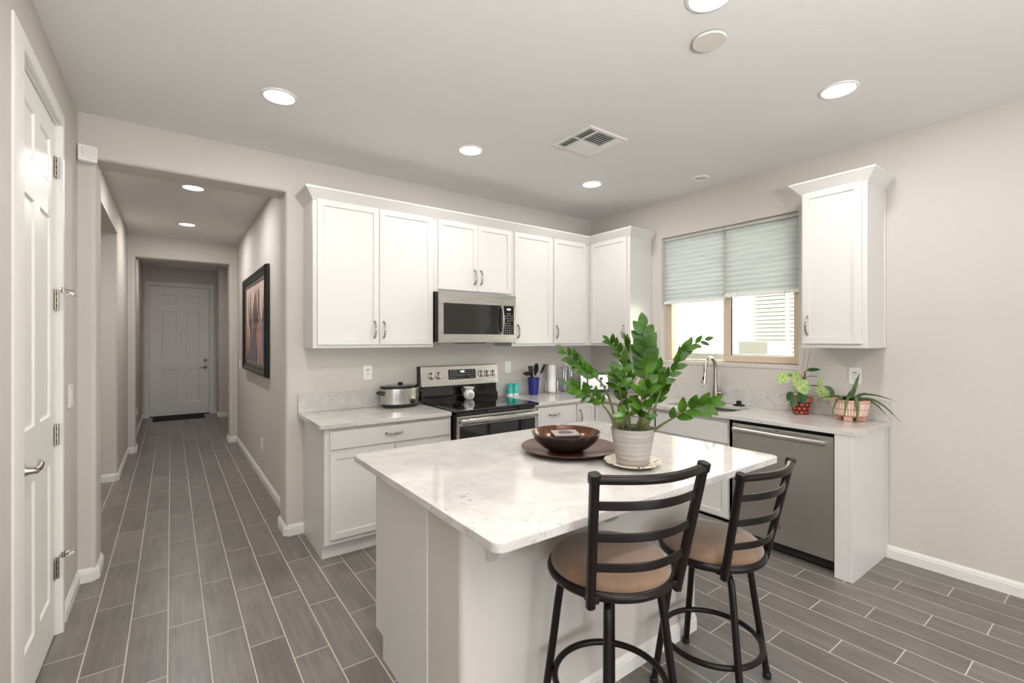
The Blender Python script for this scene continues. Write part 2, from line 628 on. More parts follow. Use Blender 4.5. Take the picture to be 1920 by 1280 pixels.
def m_flower_pot():
    g = NT('flower_painted_pot')
    sp = g.n('ShaderNodeSeparateXYZ')
    g.l(g.coords(), sp.inputs[0])
    v = g.math('DIVIDE', sp.outputs[2], 0.0295)
    row = g.math('FLOOR', v)
    ang = g.math('ARCTAN2', sp.outputs[1], sp.outputs[0])
    u = g.math('ADD', g.math('MULTIPLY', ang, 11 / (2 * PI)), g.math('MULTIPLY', row, 0.5))
    du = g.math('SUBTRACT', g.math('FRACT', u), 0.5)
    dv = g.math('SUBTRACT', g.math('FRACT', v), 0.5)
    d = g.math('SQRT', g.math('ADD', g.math('MULTIPLY', du, du), g.math('MULTIPLY', dv, dv)))
    c = g.ramp(d, [(0.0, srgb(240, 190, 90)), (0.11, srgb(150, 28, 24)), (0.2, srgb(222, 62, 40)), (0.37, srgb(34, 36, 30))])
    c.node.color_ramp.interpolation = 'CONSTANT'
    g.base(c)
    g.set(rough=0.5)
    return g.m
M_flowerpot = m_flower_pot()

def m_pink_pot():
    g = NT('pink_dashed_pot')
    s = g.n('ShaderNodeSeparateXYZ')
    g.l(g.coords(), s.inputs[0])
    ang = g.math('ARCTAN2', s.outputs[1], s.outputs[0])
    st = g.math('GREATER_THAN', g.math('FRACT', g.math('MULTIPLY', ang, 40 / (2 * PI))), 0.55)
    z = s.outputs[2]
    band = g.math('ADD', g.math('MULTIPLY', g.math('GREATER_THAN', z, 0.045), g.math('LESS_THAN', z, 0.077)),
                  g.math('MULTIPLY', g.math('GREATER_THAN', z, 0.088), g.math('LESS_THAN', z, 0.122)))
    g.base(g.mix(g.math('MULTIPLY', st, band), srgb(206, 160, 142), srgb(240, 226, 216)))
    g.set(rough=0.6)
    return g.m
M_pinkpot = m_pink_pot()

def m_art():
    g = NT('painted_canvas')
    s = g.n('ShaderNodeSeparateXYZ')
    g.l(g.coords('Generated'), s.inputs[0])
    n = g.noise(g.coords(), 6, 5, 0.7)
    t = g.math('ADD', s.outputs[2], g.math('MULTIPLY', g.math('SUBTRACT', n, 0.5), 0.4))
    g.base(g.ramp(t, [(0.05, srgb(116, 84, 76)), (0.3, srgb(178, 132, 114)), (0.55, srgb(200, 168, 152)), (0.9, srgb(208, 188, 174))]))
    g.set(rough=0.6)
    return g.m
M_art = m_art()
M_art_blue = plain('paint_blue', srgb(70, 104, 140), 0.6, var=0.25, scale=12)
M_art_grey = plain('paint_grey_violet', srgb(112, 100, 104), 0.6, var=0.3, scale=12)
M_art_rose = plain('paint_rose', srgb(190, 140, 124), 0.6, var=0.2, scale=12)
M_art_dark = plain('paint_dark', srgb(58, 52, 50), 0.6, var=0.3, scale=12)
M_frame = plain('black_picture_frame', srgb(24, 20, 18), 0.3, var=0.2)
M_framelip = plain('silver_frame_lip', srgb(150, 140, 128), 0.35, 0.6)

LABELS = {
 'floor': 'grey wood-look plank tile floor with pale grout running through kitchen and hall',
 'ceiling': 'flat off-white painted ceiling over kitchen and hallway',
 'wall_back': 'greige back wall behind the range with the wide hallway opening',
 'wall_right': 'greige right wall with the kitchen window',
 'wall_left': 'greige left wall holding the white panel door',
 'wall_hall_right': 'greige hallway wall where the framed painting hangs',
 'wall_hall_left': 'greige hallway wall with a side opening',
 'wall_hall_end': 'second cased opening across the far end of the hallway',
 'wall_front_door': 'dim greige wall around the front door',
 'wall_foyer_left': 'dim greige foyer wall left of the front door',
 'wall_foyer_right': 'dim greige foyer return right of the front door',
 'wall_side_room': 'pale wall seen through the side opening of the hallway',
 'baseboard_right': 'white baseboard along the right wall',
 'baseboard_back': 'short white baseboard between hallway opening and base cabinet',
 'baseboard_left': 'white baseboard along the left wall wrapping the opening corner',
 'baseboard_hall_right': 'white baseboard below the framed painting',
 'baseboard_hall_left': 'white baseboard of the left hallway wall and side opening',
 'baseboard_foyer': 'white baseboards of the foyer beside the front door',
 'door_1': 'tall white six-panel door at the left edge with nickel lever',
 'door_2': 'front door, white six-panel, at the far end of the hallway',
 'window_1': 'tan-framed sliding kitchen window above the sink',
}

# ------------------------------------------------------------------ the room shell
CZ = 2.837            # ceiling
YB = 3.795            # back wall
XR = 3.91             # right wall
XL = -0.453           # left wall
YO = 4.045            # far side of the back wall

struct('floor', MB().box((-4.1, -4.7, -0.1), (4.08, 11.3, 0)), M_floor)
struct('ceiling', MB().box((-4.1, -4.7, CZ), (4.08, 11.3, CZ + 0.1)), M_ceil)

R = 0.026
b = MB()
b.prism(rrect(-2.3, YB, -0.368, YO, R, corners='0110'), 0, CZ)
b.prism(rrect(0.69, YB, XR + 0.17, YO, R, corners='1001'), 0, CZ)
b.prism(rrect(YB, 2.57, YO, CZ, R, corners='1100'), -0.394, 0.716, 'x')
struct('wall_back', b, M_wall)

WY0, WY1, WZ0, WZ1 = 1.59, 2.835, 1.262, 2.465      # kitchen window opening
b = MB()
b.box((XR, -4.7, 0), (XR + 0.17, WY0, CZ))
b.box((XR, WY1, 0), (XR + 0.17, YB, CZ))
b.box((XR, WY0, 0), (XR + 0.17, WY1, WZ0))
b.box((XR, WY0, WZ1), (XR + 0.17, WY1, CZ))
# bullnose lip of the drywall sill
b.box((XR - 0.006, WY0 - 0.012, WZ0 - 0.03), (XR + 0.1, WY1 + 0.012, WZ0 + 0.004), 0.006)
struct('wall_right', b, M_wall)

DY0, DY1, DZ = 2.455, 3.205, 2.53                   # left door opening
b = MB()
b.box((XL - 0.12, 1.0, 0), (XL, DY0 - 0.012, CZ))
b.box((XL - 0.12, DY1 + 0.012, 0), (XL, YB, CZ))
b.box((XL - 0.12, DY0 - 0.012, DZ + 0.012), (XL, DY1 + 0.012, CZ))
b.box((XL - 0.9, DY0 - 0.1, 0), (XL - 0.6, DY1 + 0.1, CZ))
struct('wall_left', b, M_wall)

# the living room behind the camera
b = MB()
b.box((-4.1, -4.7, 0), (-3.25, -4.5, CZ)); b.box((-1.55, -4.7, 0), (-0.25, -4.5, CZ)); b.box((2.65, -4.7, 0), (XR, -4.5, CZ))
b.box((-3.25, -4.7, 0), (-1.55, -4.5, 0.7)); b.box((-3.25, -4.7, 2.1), (-1.55, -4.5, CZ)); b.box((-0.25, -4.7, 2.2), (2.65, -4.5, CZ))
struct('wall_rear', b, M_wall)
struct('wall_living_left', MB().box((-4.2, -4.5, 0), (-4.0, 1.0, CZ)), M_wall)
struct('wall_living_front', MB().box((-4.0, 1.0, 0), (XL - 0.12, 1.12, CZ)), M_wall)
b = MB()
for x in (-0.25, 1.2, 2.65):
    b.box((x - 0.04, -4.62, 0), (x + 0.04, -4.54, 2.2))
b.box((-0.25, -4.62, 2.12), (2.65, -4.54, 2.2)); b.box((-0.25, -4.62, 0), (2.65, -4.54, 0.07))
struct('door_3', b, M_vinyl)
b = MB()
for x in (-3.25, -2.4, -1.55):
    b.box((x - 0.03, -4.62, 0.7), (x + 0.03, -4.54, 2.1))
b.box((-3.25, -4.62, 2.04), (-1.55, -4.54, 2.1)); b.box((-3.25, -4.62, 0.7), (-1.55, -4.54, 0.76))
struct('window_2', b, M_vinyl)

# hallway
HX0, HX1 = -0.45, 0.77
struct('wall_hall_right', MB().box((HX1, YO, 0), (HX1 + 0.12, 7.75, CZ)), M_wall)
b = MB()
b.prism(rrect(HX0 - 0.12, 6.33, HX0, 7.75, R, corners='0100'), 0, CZ)
b.box((HX0 - 0.12, YO, 0), (HX0, 4.35, CZ))
b.box((HX0 - 0.12, 4.35, 2.57), (HX0, 6.34, CZ))
struct('wall_hall_left', b, M_wall)
b = MB()
b.box((-2.3, 6.33, 0), (HX0 - 0.12, 6.45, CZ)); b.box((-2.42, YO, 0), (-2.3, 6.45, CZ))
b.box((-2.3, YO, 2.575), (HX0 - 0.11, 6.33, CZ))
struct('wall_side_room', b, M_wall)
b = MB()
b.prism(rrect(HX0 - 0.12, 7.75, -0.372, 8.0, R, corners='0110'), 0, CZ)
b.prism(rrect(0.672, 7.75, HX1 + 0.12, 8.0, R, corners='1001'), 0, CZ)
b.prism(rrect(7.75, 2.54, 8.0, CZ, R, corners='1100'), -0.398, 0.698, 'x')
struct('wall_hall_end', b, M_wall)
# foyer
FY = 11.05
FDX0, FDX1, FDZ = -0.328, 0.62, 2.49
struct('wall_foyer_left', MB().box((-0.55, 8.0, 0), (-0.43, FY, CZ)), M_wall)
b = MB()
b.box((-0.55, FY, 0), (FDX0 - 0.018, FY + 0.18, CZ)); b.box((FDX1 + 0.018, FY, 0), (2.3, FY + 0.18, CZ)); b.box((FDX0 - 0.018, FY, FDZ + 0.016), (FDX1 + 0.018, FY + 0.18, CZ))
b.box((FDX0 - 0.05, FY + 0.14, 0), (FDX1 + 0.05, FY + 0.2, FDZ + 0.05))
struct('wall_front_door', b, M_wall)
b = MB()
b.prism(rrect(0.73, 10.41, 2.3, FY, R, corners='1000'), 0, CZ)
b.box((2.3, 8.0, 0), (2.42, 10.41, CZ)); b.box((HX1 + 0.12, 7.88, 0), (2.42, 8.0, CZ))
struct('wall_foyer_right', b, M_wall)

# baseboards
BP = [(0, 0), (0.014, 0), (0.014, 0.056), (0.0105, 0.060), (0.0115, 0.065), (0.007, 0.076), (0.003, 0.083), (0, 0.083)]
def base(name, *paths):
    b = MB()
    for p in paths:
        b.sweep(p, BP)
    struct(name, b, M_trim, ang=30)
base('baseboard_right', [(XR, 1.045), (XR, -4.5)])
base('baseboard_back', [(0.69, YO), (0.69, YB + 0.026), (0.716, YB), (0.812, YB)])
base('baseboard_left', [(XL, 3.315), (XL, YB), (-0.394, YB), (-0.368, YB + 0.026), (-0.368, YO - 0.026), (-0.394, YO), (HX0, YO), (HX0, 4.35), (HX0 - 0.12, 4.35)])
base('baseboard_hall_right', [(0.672, 8.0), (0.672, 7.776), (0.698, 7.75), (HX1, 7.75), (HX1, YO)])
base('baseboard_hall_left', [(-2.3, 6.33), (HX0 - 0.026, 6.33), (HX0, 6.356), (HX0, 7.75), (-0.398, 7.75), (-0.372, 7.776), (-0.372, 8.0)])
base('baseboard_foyer', [(-0.43, 8.0), (-0.43, FY), (-0.402, FY)], [(0.694, FY), (0.73, FY), (0.73, 10.436), (0.756, 10.41), (2.3, 10.41)])

# ------------------------------------------------------------------ panelled doors
def frame_M(o, u, n):
    """matrix whose x is u, y is world z, z is the outward normal n"""
    u, n = Vector(u), Vector(n)
    z = Vector((0, 0, 1))
    return Matrix(((u.x, z.x, n.x, o[0]), (u.y, z.y, n.y, o[1]), (u.z, z.z, n.z, o[2]), (0, 0, 0, 1)))

def door_face(xs, zs, panels, M, thick, groove=0.009, raise_=0.005):
    """a slab whose front has recessed, raised panels; local x across, y up, z outward, front at z=0"""
    m = MB()
    bm = m.bm
    V = {(i, j): bm.verts.new((x, z, 0)) for i, x in enumerate(xs) for j, z in enumerate(zs)}
    cells = {}
    for i in range(len(xs) - 1):
        for j in range(len(zs) - 1):
            cells[i, j] = bm.faces.new((V[i, j], V[i + 1, j], V[i + 1, j + 1], V[i, j + 1]))
    pf = [cells[p] for p in panels]
    bnd = [e for e in bm.edges if len(e.link_faces) == 1]
    bm.normal_update()
    bmesh.ops.inset_individual(bm, faces=pf, thickness=0.012, depth=-groove)
    bm.normal_update()
    bmesh.ops.inset_individual(bm, faces=pf, thickness=0.010, depth=0)
    bm.normal_update()
    bmesh.ops.inset_individual(bm, faces=pf, thickness=0.024, depth=raise_)
    r = bmesh.ops.extrude_edge_only(bm, edges=bnd)
    for v in [g for g in r['geom'] if isinstance(g, bmesh.types.BMVert)]:
        v.co.z = -thick
    back = [e for e in bm.edges if len(e.link_faces) == 1 and abs(e.verts[0].co.z + thick) < 1e-6 and abs(e.verts[1].co.z + thick) < 1e-6]
    bmesh.ops.contextual_create(bm, geom=back)
    bmesh.ops.transform(bm, matrix=M, verts=bm.verts)
    bmesh.ops.recalc_face_normals(bm, faces=bm.faces[:])
    return m

# left door (door_1): in the plane of the left wall, hinged on its far side
w = DY1 - DY0
M1 = frame_M((XL - 0.012, DY0, 0.012), (0, 1, 0), (1, 0, 0))
xs = [0.004, 0.115, w / 2 - 0.05, w / 2 + 0.05, w - 0.115, w - 0.004]
zs = [0, 0.21, 0.86, 1.09, 2.04, 2.19, 2.41, DZ - 0.016]
d1 = struct('door_1', door_face(xs, zs, [(i, j) for i in (1, 3) for j in (1, 3, 5)], M1, 0.035), M_doorp)
cas = MB()
CP = [(0, 0), (0.0, 0.016), (0.02, 0.018), (0.05, 0.014), (0.062, 0.009), (0.066, 0)]   # casing: across, out
def casing(m, o, w, h, u, n, cw=0.085):
    """door casing around an opening w x h whose lower left corner is o"""
    u = Vector(u); n = Vector(n); o = Vector(o); z = Vector((0, 0, 1))
    prof = [(0, -0.002), (0, 0.017), (0.012, 0.019), (cw * 0.6, 0.015), (cw * 0.9, 0.01), (cw, 0.007), (cw, -0.002)]
    path = [(0, 0), (0, h), (w, h), (w, 0)]
    dirs = [Vector((-1, 0)), Vector((-1, 1)), Vector((1, 1)), Vector((1, 0))]
    rings = []
    for p, d in zip(path, dirs):
        ring = []
        for a, out in prof:
            q = o + u * (p[0] + d.x * a) + z * (p[1] + d.y * a) + n * out
            ring.append(m.bm.verts.new(q))
        rings.append(ring)
    k = len(prof)
    fs = []
    for a, b_ in zip(rings[:-1], rings[1:]):
        for j in range(k):
            fs.append(m.bm.faces.new((a[j], b_[j], b_[(j + 1) % k], a[(j + 1) % k])))
    fs.append(m.bm.faces.new(rings[0])); fs.append(m.bm.faces.new(rings[-1][::-1]))
    bmesh.ops.recalc_face_normals(m.bm, faces=fs)
casing(cas, (XL, DY0 - 0.006, 0), w + 0.012, DZ + 0.006, (0, 1, 0), (1, 0, 0), 0.09)
cas.box((XL - 0.119, DY0 - 0.014, 0), (XL + 0.001, DY0, DZ)); cas.box((XL - 0.119, DY1, 0), (XL + 0.001, DY1 + 0.014, DZ)); cas.box((XL - 0.119, DY0 - 0.014, DZ), (XL + 0.001, DY1 + 0.014, DZ + 0.014))
obj('door_casing', cas, M_trim, d1)
def hinge(parent, o, n, u):
    n, u, o = Vector(n), Vector(u), Vector(o)
    m = MB()
    m.box((-0.034, -0.05, -0.001), (0.0, 0.05, 0.0035), 0.001, M=frame_M(o, u, n))
    for dz in (-0.03, 0.0, 0.03):
        m.tube([o + u * -0.018 + n * 0.003 + Vector((0, 0, dz)), o + u * -0.018 + n * 0.0055 + Vector((0, 0, dz))], 0.0045, 8, mi=1)
    m.tube([o + n * 0.006 + Vector((0, 0, -0.052)), o + n * 0.006 + Vector((0, 0, 0.052))], 0.0065, 10)
    return obj('hinge', m, [M_steel_s, M_dark], parent)
hs = [hinge(d1, (XL - 0.008, DY1 - 0.002, z), (1, 0, 0), (0, 1, 0)) for z in (2.32, 1.665, 0.996, 0.333)]
for i in (1, 3):                                     # hinge-pin door stops with white rubber tips
    z = (0, 1.715, 0, 0.39)[i]
    m = MB()
    m.tube([(XL + 0.002, DY1, z), (XL + 0.03, DY1 + 0.02, z + 0.004), (XL + 0.05, DY1 + 0.05, z)], 0.004, 8)
    m.cyl((XL + 0.016, DY1 + 0.012, z - 0.014), (XL + 0.016, DY1 + 0.012, z + 0.014), 0.009)
    m.tube([(XL + 0.028, DY1 + 0.03, z - 0.01), (XL + 0.05, DY1 + 0.1, z - 0.02)], 0.0035, 8)
    m.cyl((XL + 0.03, DY1 + 0.036, z - 0.012), (XL + 0.042, DY1 + 0.066, z - 0.016), 0.0105, mi=1)
    obj('door_stop', m, [M_steel_s, M_plastic], hs[i])
m = MB()
hy, hz = DY0 + 0.07, 0.965
Mx = Matrix.Translation((XL - 0.012, hy, hz)) @ Matrix.Rotation(PI / 2, 4, 'Y')
m.lathe([(0, 0.0), (0.036, 0.0), (0.036, 0.006), (0.03, 0.013), (0.018, 0.017), (0.014, 0.03), (0.013, 0.052), (0, 0.055)], M=Mx, seg=28)
m.tube([(XL + 0.036, hy - 0.012, hz), (XL + 0.04, hy + 0.02, hz + 0.004), (XL + 0.036, hy + 0.075, hz + 0.008), (XL + 0.026, hy + 0.112, hz + 0.014)], [0.011, 0.0115, 0.011, 0.006], 12)
obj('lever_handle', m, M_steel_s, d1)

# front door (door_2)
w, h = FDX1 - FDX0, FDZ - 0.02
M2 = frame_M((FDX0, FY + 0.06, 0.015), (1, 0, 0), (0, -1, 0))
xs = [0.004, w * .197, w * .435, w * .594, w * .831, w - 0.004]
zs = [0, .245, .885, 1.10, 2.0, 2.15, 2.31, h]
d2 = struct('door_2', door_face(xs, zs, [(i, j) for i in (1, 3) for j in (1, 3, 5)], M2, 0.044, 0.01, 0.006), M_doorp)
cas = MB()
casing(cas, (FDX0 - 0.006, FY, 0), w + 0.012, FDZ + 0.006, (1, 0, 0), (0, -1, 0), 0.066)
cas.box((FDX0 - 0.02, FY - 0.001, 0), (FDX0, FY + 0.12, FDZ)); cas.box((FDX1, FY - 0.001, 0), (FDX1 + 0.02, FY + 0.12, FDZ)); cas.box((FDX0 - 0.02, FY - 0.001, FDZ - 0.004), (FDX1 + 0.02, FY + 0.12, FDZ + 0.02))
obj('door_casing', cas, M_trim, d2)
for z in (2.27, 1.62, 0.95, 0.3):
    m = MB(); m.box((FDX0 - 0.008, FY + 0.04, z - 0.05), (FDX0 + 0.006, FY + 0.062, z + 0.05), 0.002)
    obj('hinge', m, M_steel_s, d2)
fx, fy = 0.552, FY + 0.06
def rose(m, x, z, prof, mi=0):
    m.lathe(prof, M=Matrix.Translation((x, fy, z)) @ Matrix.Rotation(PI / 2, 4, 'X'), seg=24, mi=mi)
m = MB()
rose(m, fx, 0.925, [(0, 0), (0.034, 0), (0.034, 0.008), (0.024, 0.014), (0.013, 0.018), (0.012, 0.05), (0, 0.052)])
m.tube([(fx + 0.01, fy - 0.05, 0.925), (fx - 0.03, fy - 0.054, 0.93), (fx - 0.075, fy - 0.052, 0.92), (fx - 0.11, fy - 0.045, 0.915)], [0.01, 0.011, 0.01, 0.006], 10)
obj('lever_handle', m, M_steel_s, d2)
m = MB(); rose(m, fx, 1.06, [(0, 0), (0.034, 0), (0.034, 0.01), (0.024, 0.018), (0, 0.019)])
m.box((fx - 0.006, fy - 0.036, 1.04), (fx + 0.006, fy - 0.015, 1.08), 0.003)
obj('deadbolt', m, M_steel_s, d2)
m = MB(); rose(m, 0.143, 1.575, [(0, 0), (0.012, 0), (0.012, 0.004), (0.008, 0.006), (0, 0.006)])
obj('peephole', m, M_chrome, d2)
m = MB(); m.box((FDX0, FY + 0.02, 0), (FDX1, FY + 0.1, 0.014), 0.003)
obj('threshold', m, M_dark, d2)

# ------------------------------------------------------------------ kitchen window
fr = MB()
X0, X1 = 3.995, 4.06
fr.box((X0, WY1 - 0.055, WZ0), (X1, WY1, WZ1)); fr.box((X0, WY0, WZ0), (X1, WY0 + 0.05, WZ1))
fr.box((X0, WY0 + 0.05, WZ0), (X1, WY1 - 0.055, WZ0 + 0.018)); fr.box((X0, WY0 + 0.05, WZ1 - 0.05), (X1, WY1 - 0.055, WZ1))
win = struct('window_1', fr, M_vinyl)
sx = MB()                                            # sliding sash on the right, standing inside the fixed one
for a, c in (((X0 - 0.012, 2.175, WZ0 + 0.068), (X0 + 0.02, 2.24, WZ1 - 0.06)), ((X0 - 0.012, WY0 + 0.02, WZ0 + 0.068), (X0 + 0.02, WY0 + 0.066, WZ1 - 0.06)),
             ((X0 - 0.012, WY0 + 0.02, WZ0 + 0.012), (X0 + 0.02, 2.24, WZ0 + 0.068)), ((X0 - 0.012, WY0 + 0.02, WZ1 - 0.06), (X0 + 0.02, 2.24, WZ1 - 0.02))):
    sx.box(a, c, 0.003)
obj('sliding_sash', sx, M_vinyl, win)
gk = MB()
gk.box((X0 + 0.002, 2.169, WZ0 + 0.066), (X0 + 0.016, 2.176, WZ1 - 0.06)); gk.box((X0 + 0.002, WY0 + 0.065, WZ0 + 0.066), (X0 + 0.016, WY0 + 0.07, WZ1 - 0.06))
obj('glazing_gasket', gk, M_dark, win)
m = MB(); m.box((X0 + 0.006, WY0 + 0.06, WZ0 + 0.06), (X0 + 0.010, 2.18, WZ1 - 0.05)); obj('pane', m, M_pane, win)
m = MB(); m.box((X0 + 0.034, 2.2, WZ0 + 0.026), (X0 + 0.038, WY1 - 0.05, WZ1 - 0.045)); obj('pane', m, M_pane, win)

# pleated shades
M_shadegrey = plain('grey_shade_rail', srgb(190, 188, 180), 0.6)
def shade(y0, y1, zb, zt, label):
    t = thing('pleated_shade', label, 'window shade', (3.955, (y0 + y1) / 2, zb), 'pleated shades in the kitchen window')
    m = MB()
    n = int(round((zt - zb - 0.05) / 0.021))
    z0 = zb + 0.024
    dz = (zt - 0.03 - z0) / n
    ny = 10
    grid = []
    for i in range(n + 1):
        x = 3.955 + (0.006 if i % 2 else -0.006)
        grid.append([m.bm.verts.new((x + random.uniform(-0.0012, 0.0012), y0 + 0.004 + (y1 - y0 - 0.008) * j / ny, z0 + dz * i)) for j in range(ny + 1)])
    for i in range(n):
        for j in range(ny):
            m.bm.faces.new((grid[i][j], grid[i][j + 1], grid[i + 1][j + 1], grid[i + 1][j]))
    obj('pleated_fabric', m, M_blind, t, smooth=False)
    m = MB(); m.box((3.94, y0, zb), (3.972, y1, zb + 0.026), 0.004); obj('bottom_rail', m, M_plastic, t)
    m = MB(); m.box((3.94, y0, zt - 0.032), (3.978, y1, zt - 0.002), 0.003); obj('head_rail', m, M_shadegrey, t)
    for y in (y0 + (y1 - y0) * .18, y1 - (y1 - y0) * .18):
        m = MB(); m.tube([(3.937, y, zb + 0.03), (3.932, y, zb + 0.01), (3.934, y, zb - 0.016), (3.942, y, zb - 0.024)], 0.005, 8)
        obj('pull_tab', m, M_plastic, t)
shade(2.2105, WY1 - 0.006, 1.815, WZ1, 'left grey pleated shade, hanging slightly lower over the bright fixed pane')
shade(WY0 + 0.006, 2.2085, 1.838, WZ1, 'right grey pleated shade beside the narrow wall cabinet, over the sliding pane')

# ------------------------------------------------------------------ outside the kitchen window
nb = thing('neighbour_house', 'sunlit cream stucco neighbouring house seen through the kitchen window', 'house', (8.0, 4.0, 0))
obj('stucco_wall', MB().box((7.6, -2.0, -0.1), (8.4, 16.0, 3.6)), M_cream, nb)
obj('corner_board', MB().box((7.5, 3.735, 0.0), (7.62, 3.79, 3.6)), M_trim, nb)
m = MB()
for i in range(34):
    z = 0.85 + i * 0.062
    m.box((7.53, 3.275, z), (7.6, 3.72, z + 0.05))
obj('louvered_panel', m, M_shutter, nb)
m = MB()
for i in range(34):
    z = 0.85 + i * 0.062
    m.box((7.53, 2.75, z), (7.6, 3.215, z + 0.05))
obj('louvered_panel', m, M_shutter, nb)
tag(obj('garden_wall', MB().box((5.7, -1.0, -0.1), (5.9, 12.0, 1.285)), M_fence), 'grey block garden wall between the kitchen window and the cream house', 'garden wall')
ac = thing('air_conditioner', 'grey boxy outdoor unit standing behind the garden wall', 'outdoor unit', (6.55, 3.08, -0.1))
obj('casing', MB().box((6.2, 2.89, -0.1), (6.9, 3.28, 1.45), 0.02), M_fence, ac)
m = MB()
for i in range(14):
    m.box((6.185, 2.93, 0.3 + i * 0.07), (6.2, 3.24, 0.33 + i * 0.07))
obj('grille', m, M_concrete, ac)
struct('roof_eave', MB().box((4.08, -5, 3.0), (4.85, 13, 3.15)), M_trim)  # unseen slab added to keep direct sun off the garden wall
struct('ground_outside', MB().box((4.08, -6, -0.2), (14, 18, -0.1)), M_concrete)
bpy.data.objects['ground_outside']['label'] = 'pale gravel side yard outside the kitchen window'

# ------------------------------------------------------------------ cabinets
def shaker(M, w, h, rail=0.058, thick=0.02, recess=0.009):
    """flat-panel door or drawer front; local x across, y up, z outward (front at z=thick)"""
    m = MB()
    m.box((0, 0, 0), (w, h, thick))
    bm = m.bm
    bm.faces.ensure_lookup_table()
    bm.normal_update()
    f = max(bm.faces, key=lambda f: f.normal.z)
    edges = list(f.edges)
    if rail:
        bmesh.ops.inset_individual(bm, faces=[f], thickness=rail, depth=0)
        bmesh.ops.inset_individual(bm, faces=[f], thickness=0.0015, depth=-recess)
    ed = [e for e in edges if e.is_valid]
    bmesh.ops.bevel(bm, geom=ed, offset=0.0025, segments=2, profile=0.5, affect='EDGES')
    bmesh.ops.transform(bm, matrix=M, verts=bm.verts)
    return m

def pull(M, L):
    """ornate twisted arch pull; local x along, z outward, centred"""
    m = MB()
    n = 40
    pts, rad = [], []
    for i in range(n + 1):
        t = i / n
        x = (t - 0.5) * L
        out = 0.008 + 0.024 * math.sin(PI * t) ** 0.7
        pts.append((x, 0, out))
        rad.append(0.0042 + 0.0022 * abs(math.sin(t * PI * 6)) + (0.002 if abs(t - 0.5) < 0.04 else 0))
    m.tube(pts, rad, 8)
    for x in (-L / 2, L / 2):
        m.tube([(x, 0, 0), (x, 0, 0.004), (x, 0, 0.012)], [0.0085, 0.0075, 0.0045], 10)
    bmesh.ops.transform(m.bm, matrix=M, verts=m.bm.verts)
    return m

def front(name, parent, o, u, n, w, h, rail=0.058, handle=None):
    """o: lower left corner on the carcass face; handle: (x, y, 'v'/'h')"""
    M = frame_M(o, u, n)
    d = obj(name, shaker(M, w, h, rail), M_white, parent, ang=30)
    if handle:
        x, y, way = handle
        H = M @ Matrix.Translation((x, y, 0.02))
        if way == 'v':
            H = H @ Matrix.Rotation(PI / 2, 4, 'Z')
        obj('handle', pull(H, 0.12), M_pewter, d)
    return d

SX, SYn = (1, 0, 0), (0, -1, 0)       # back run: across +x, faces -y
RU, RN = (0, -1, 0), (-1, 0, 0)       # right run: across -y, faces -x
FB = 3.20                              # base carcass face on the back run
FR = 3.35                              # base carcass face on the right run
TK = 0.105

def base_body(parent, x0, y0, x1, y1, toe):
    """carcass with toe recess; toe: '-y' or '-x' side"""
    m = MB()
    m.box((x0, y0, TK), (x1, y1, 0.884), 0.0015)
    if toe == '-y':
        m.box((x0, y0 + 0.055, 0), (x1, y1, TK))
    else:
        m.box((x0 + 0.055, y0, 0), (x1, y1, TK))
    obj('carcass', m, M_white, parent)

# left of the range: one wide drawer over two doors
c = thing('base_cabinet', 'white base cabinet left of the range with one wide drawer over doors', 'base cabinet', (1.28, 3.5, 0))
base_body(c, 0.812, FB, 1.755, YB - 0.003, '-y')
front('drawer', c, (0.846, FB, 0.737), SX, SYn, 0.893, 0.122, 0, (0.44, 0.068, 'h'))
front('door', c, (0.846, FB, 0.14), SX, SYn, 0.443, 0.574, 0.06, (0.41, 0.48, 'v'))
front('door', c, (1.296, FB, 0.14), SX, SYn, 0.443, 0.574, 0.06, (0.033, 0.48, 'v'))

# right of the range: drawer over a door
c = thing('base_cabinet', 'white base cabinet right of the range with one drawer over a door', 'base cabinet', (2.83, 3.5, 0))
base_body(c, 2.56, FB, 3.085, YB - 0.003, '-y')
front('drawer', c, (2.615, FB, 0.69), SX, SYn, 0.455, 0.17, 0, (0.19, 0.1, 'h'))
front('door', c, (2.615, FB, 0.14), SX, SYn, 0.455, 0.525, 0.058, (0.42, 0.44, 'v'))

# inside corner cabinet with a folding pair of doors
c = thing('corner_base_cabinet', 'white corner base cabinet with two narrow doors meeting in the inside corner', 'base cabinet', (3.6, 3.5, 0))
m = MB()
m.slab([(3.085, FB), (FR, FB), (FR, 2.90), (XR - 0.003, 2.90), (XR - 0.003, YB - 0.003), (3.085, YB - 0.003)], [], TK, 0.884, 0)
m.slab([(3.085, FB + 0.055), (FR + 0.055, FB + 0.055), (FR + 0.055, 2.90), (XR - 0.003, 2.90), (XR - 0.003, YB - 0.003), (3.085, YB - 0.003)], [], 0, TK, 0)
obj('carcass', m, M_white, c)
front('door', c, (3.1, FB, 0.14), SX, SYn, 0.228, 0.715, 0.05, (0.03, 0.6, 'v'))
front('door', c, (FR, 3.178, 0.14), RU, RN, 0.262, 0.715, 0.05)

# drawers between the corner and the sink (mostly behind the plant)
c = thing('base_cabinet', 'narrow white base cabinet between inside corner and sink, behind the tall plant', 'base cabinet', (3.62, 2.7, 0))
base_body(c, FR, 2.50, XR - 0.003, 2.90, '-x')
front('drawer', c, (FR, 2.88, 0.69), RU, RN, 0.36, 0.17, 0, (0.18, 0.1, 'h'))
front('door', c, (FR, 2.88, 0.14), RU, RN, 0.36, 0.525, 0.058, (0.32, 0.44, 'v'))

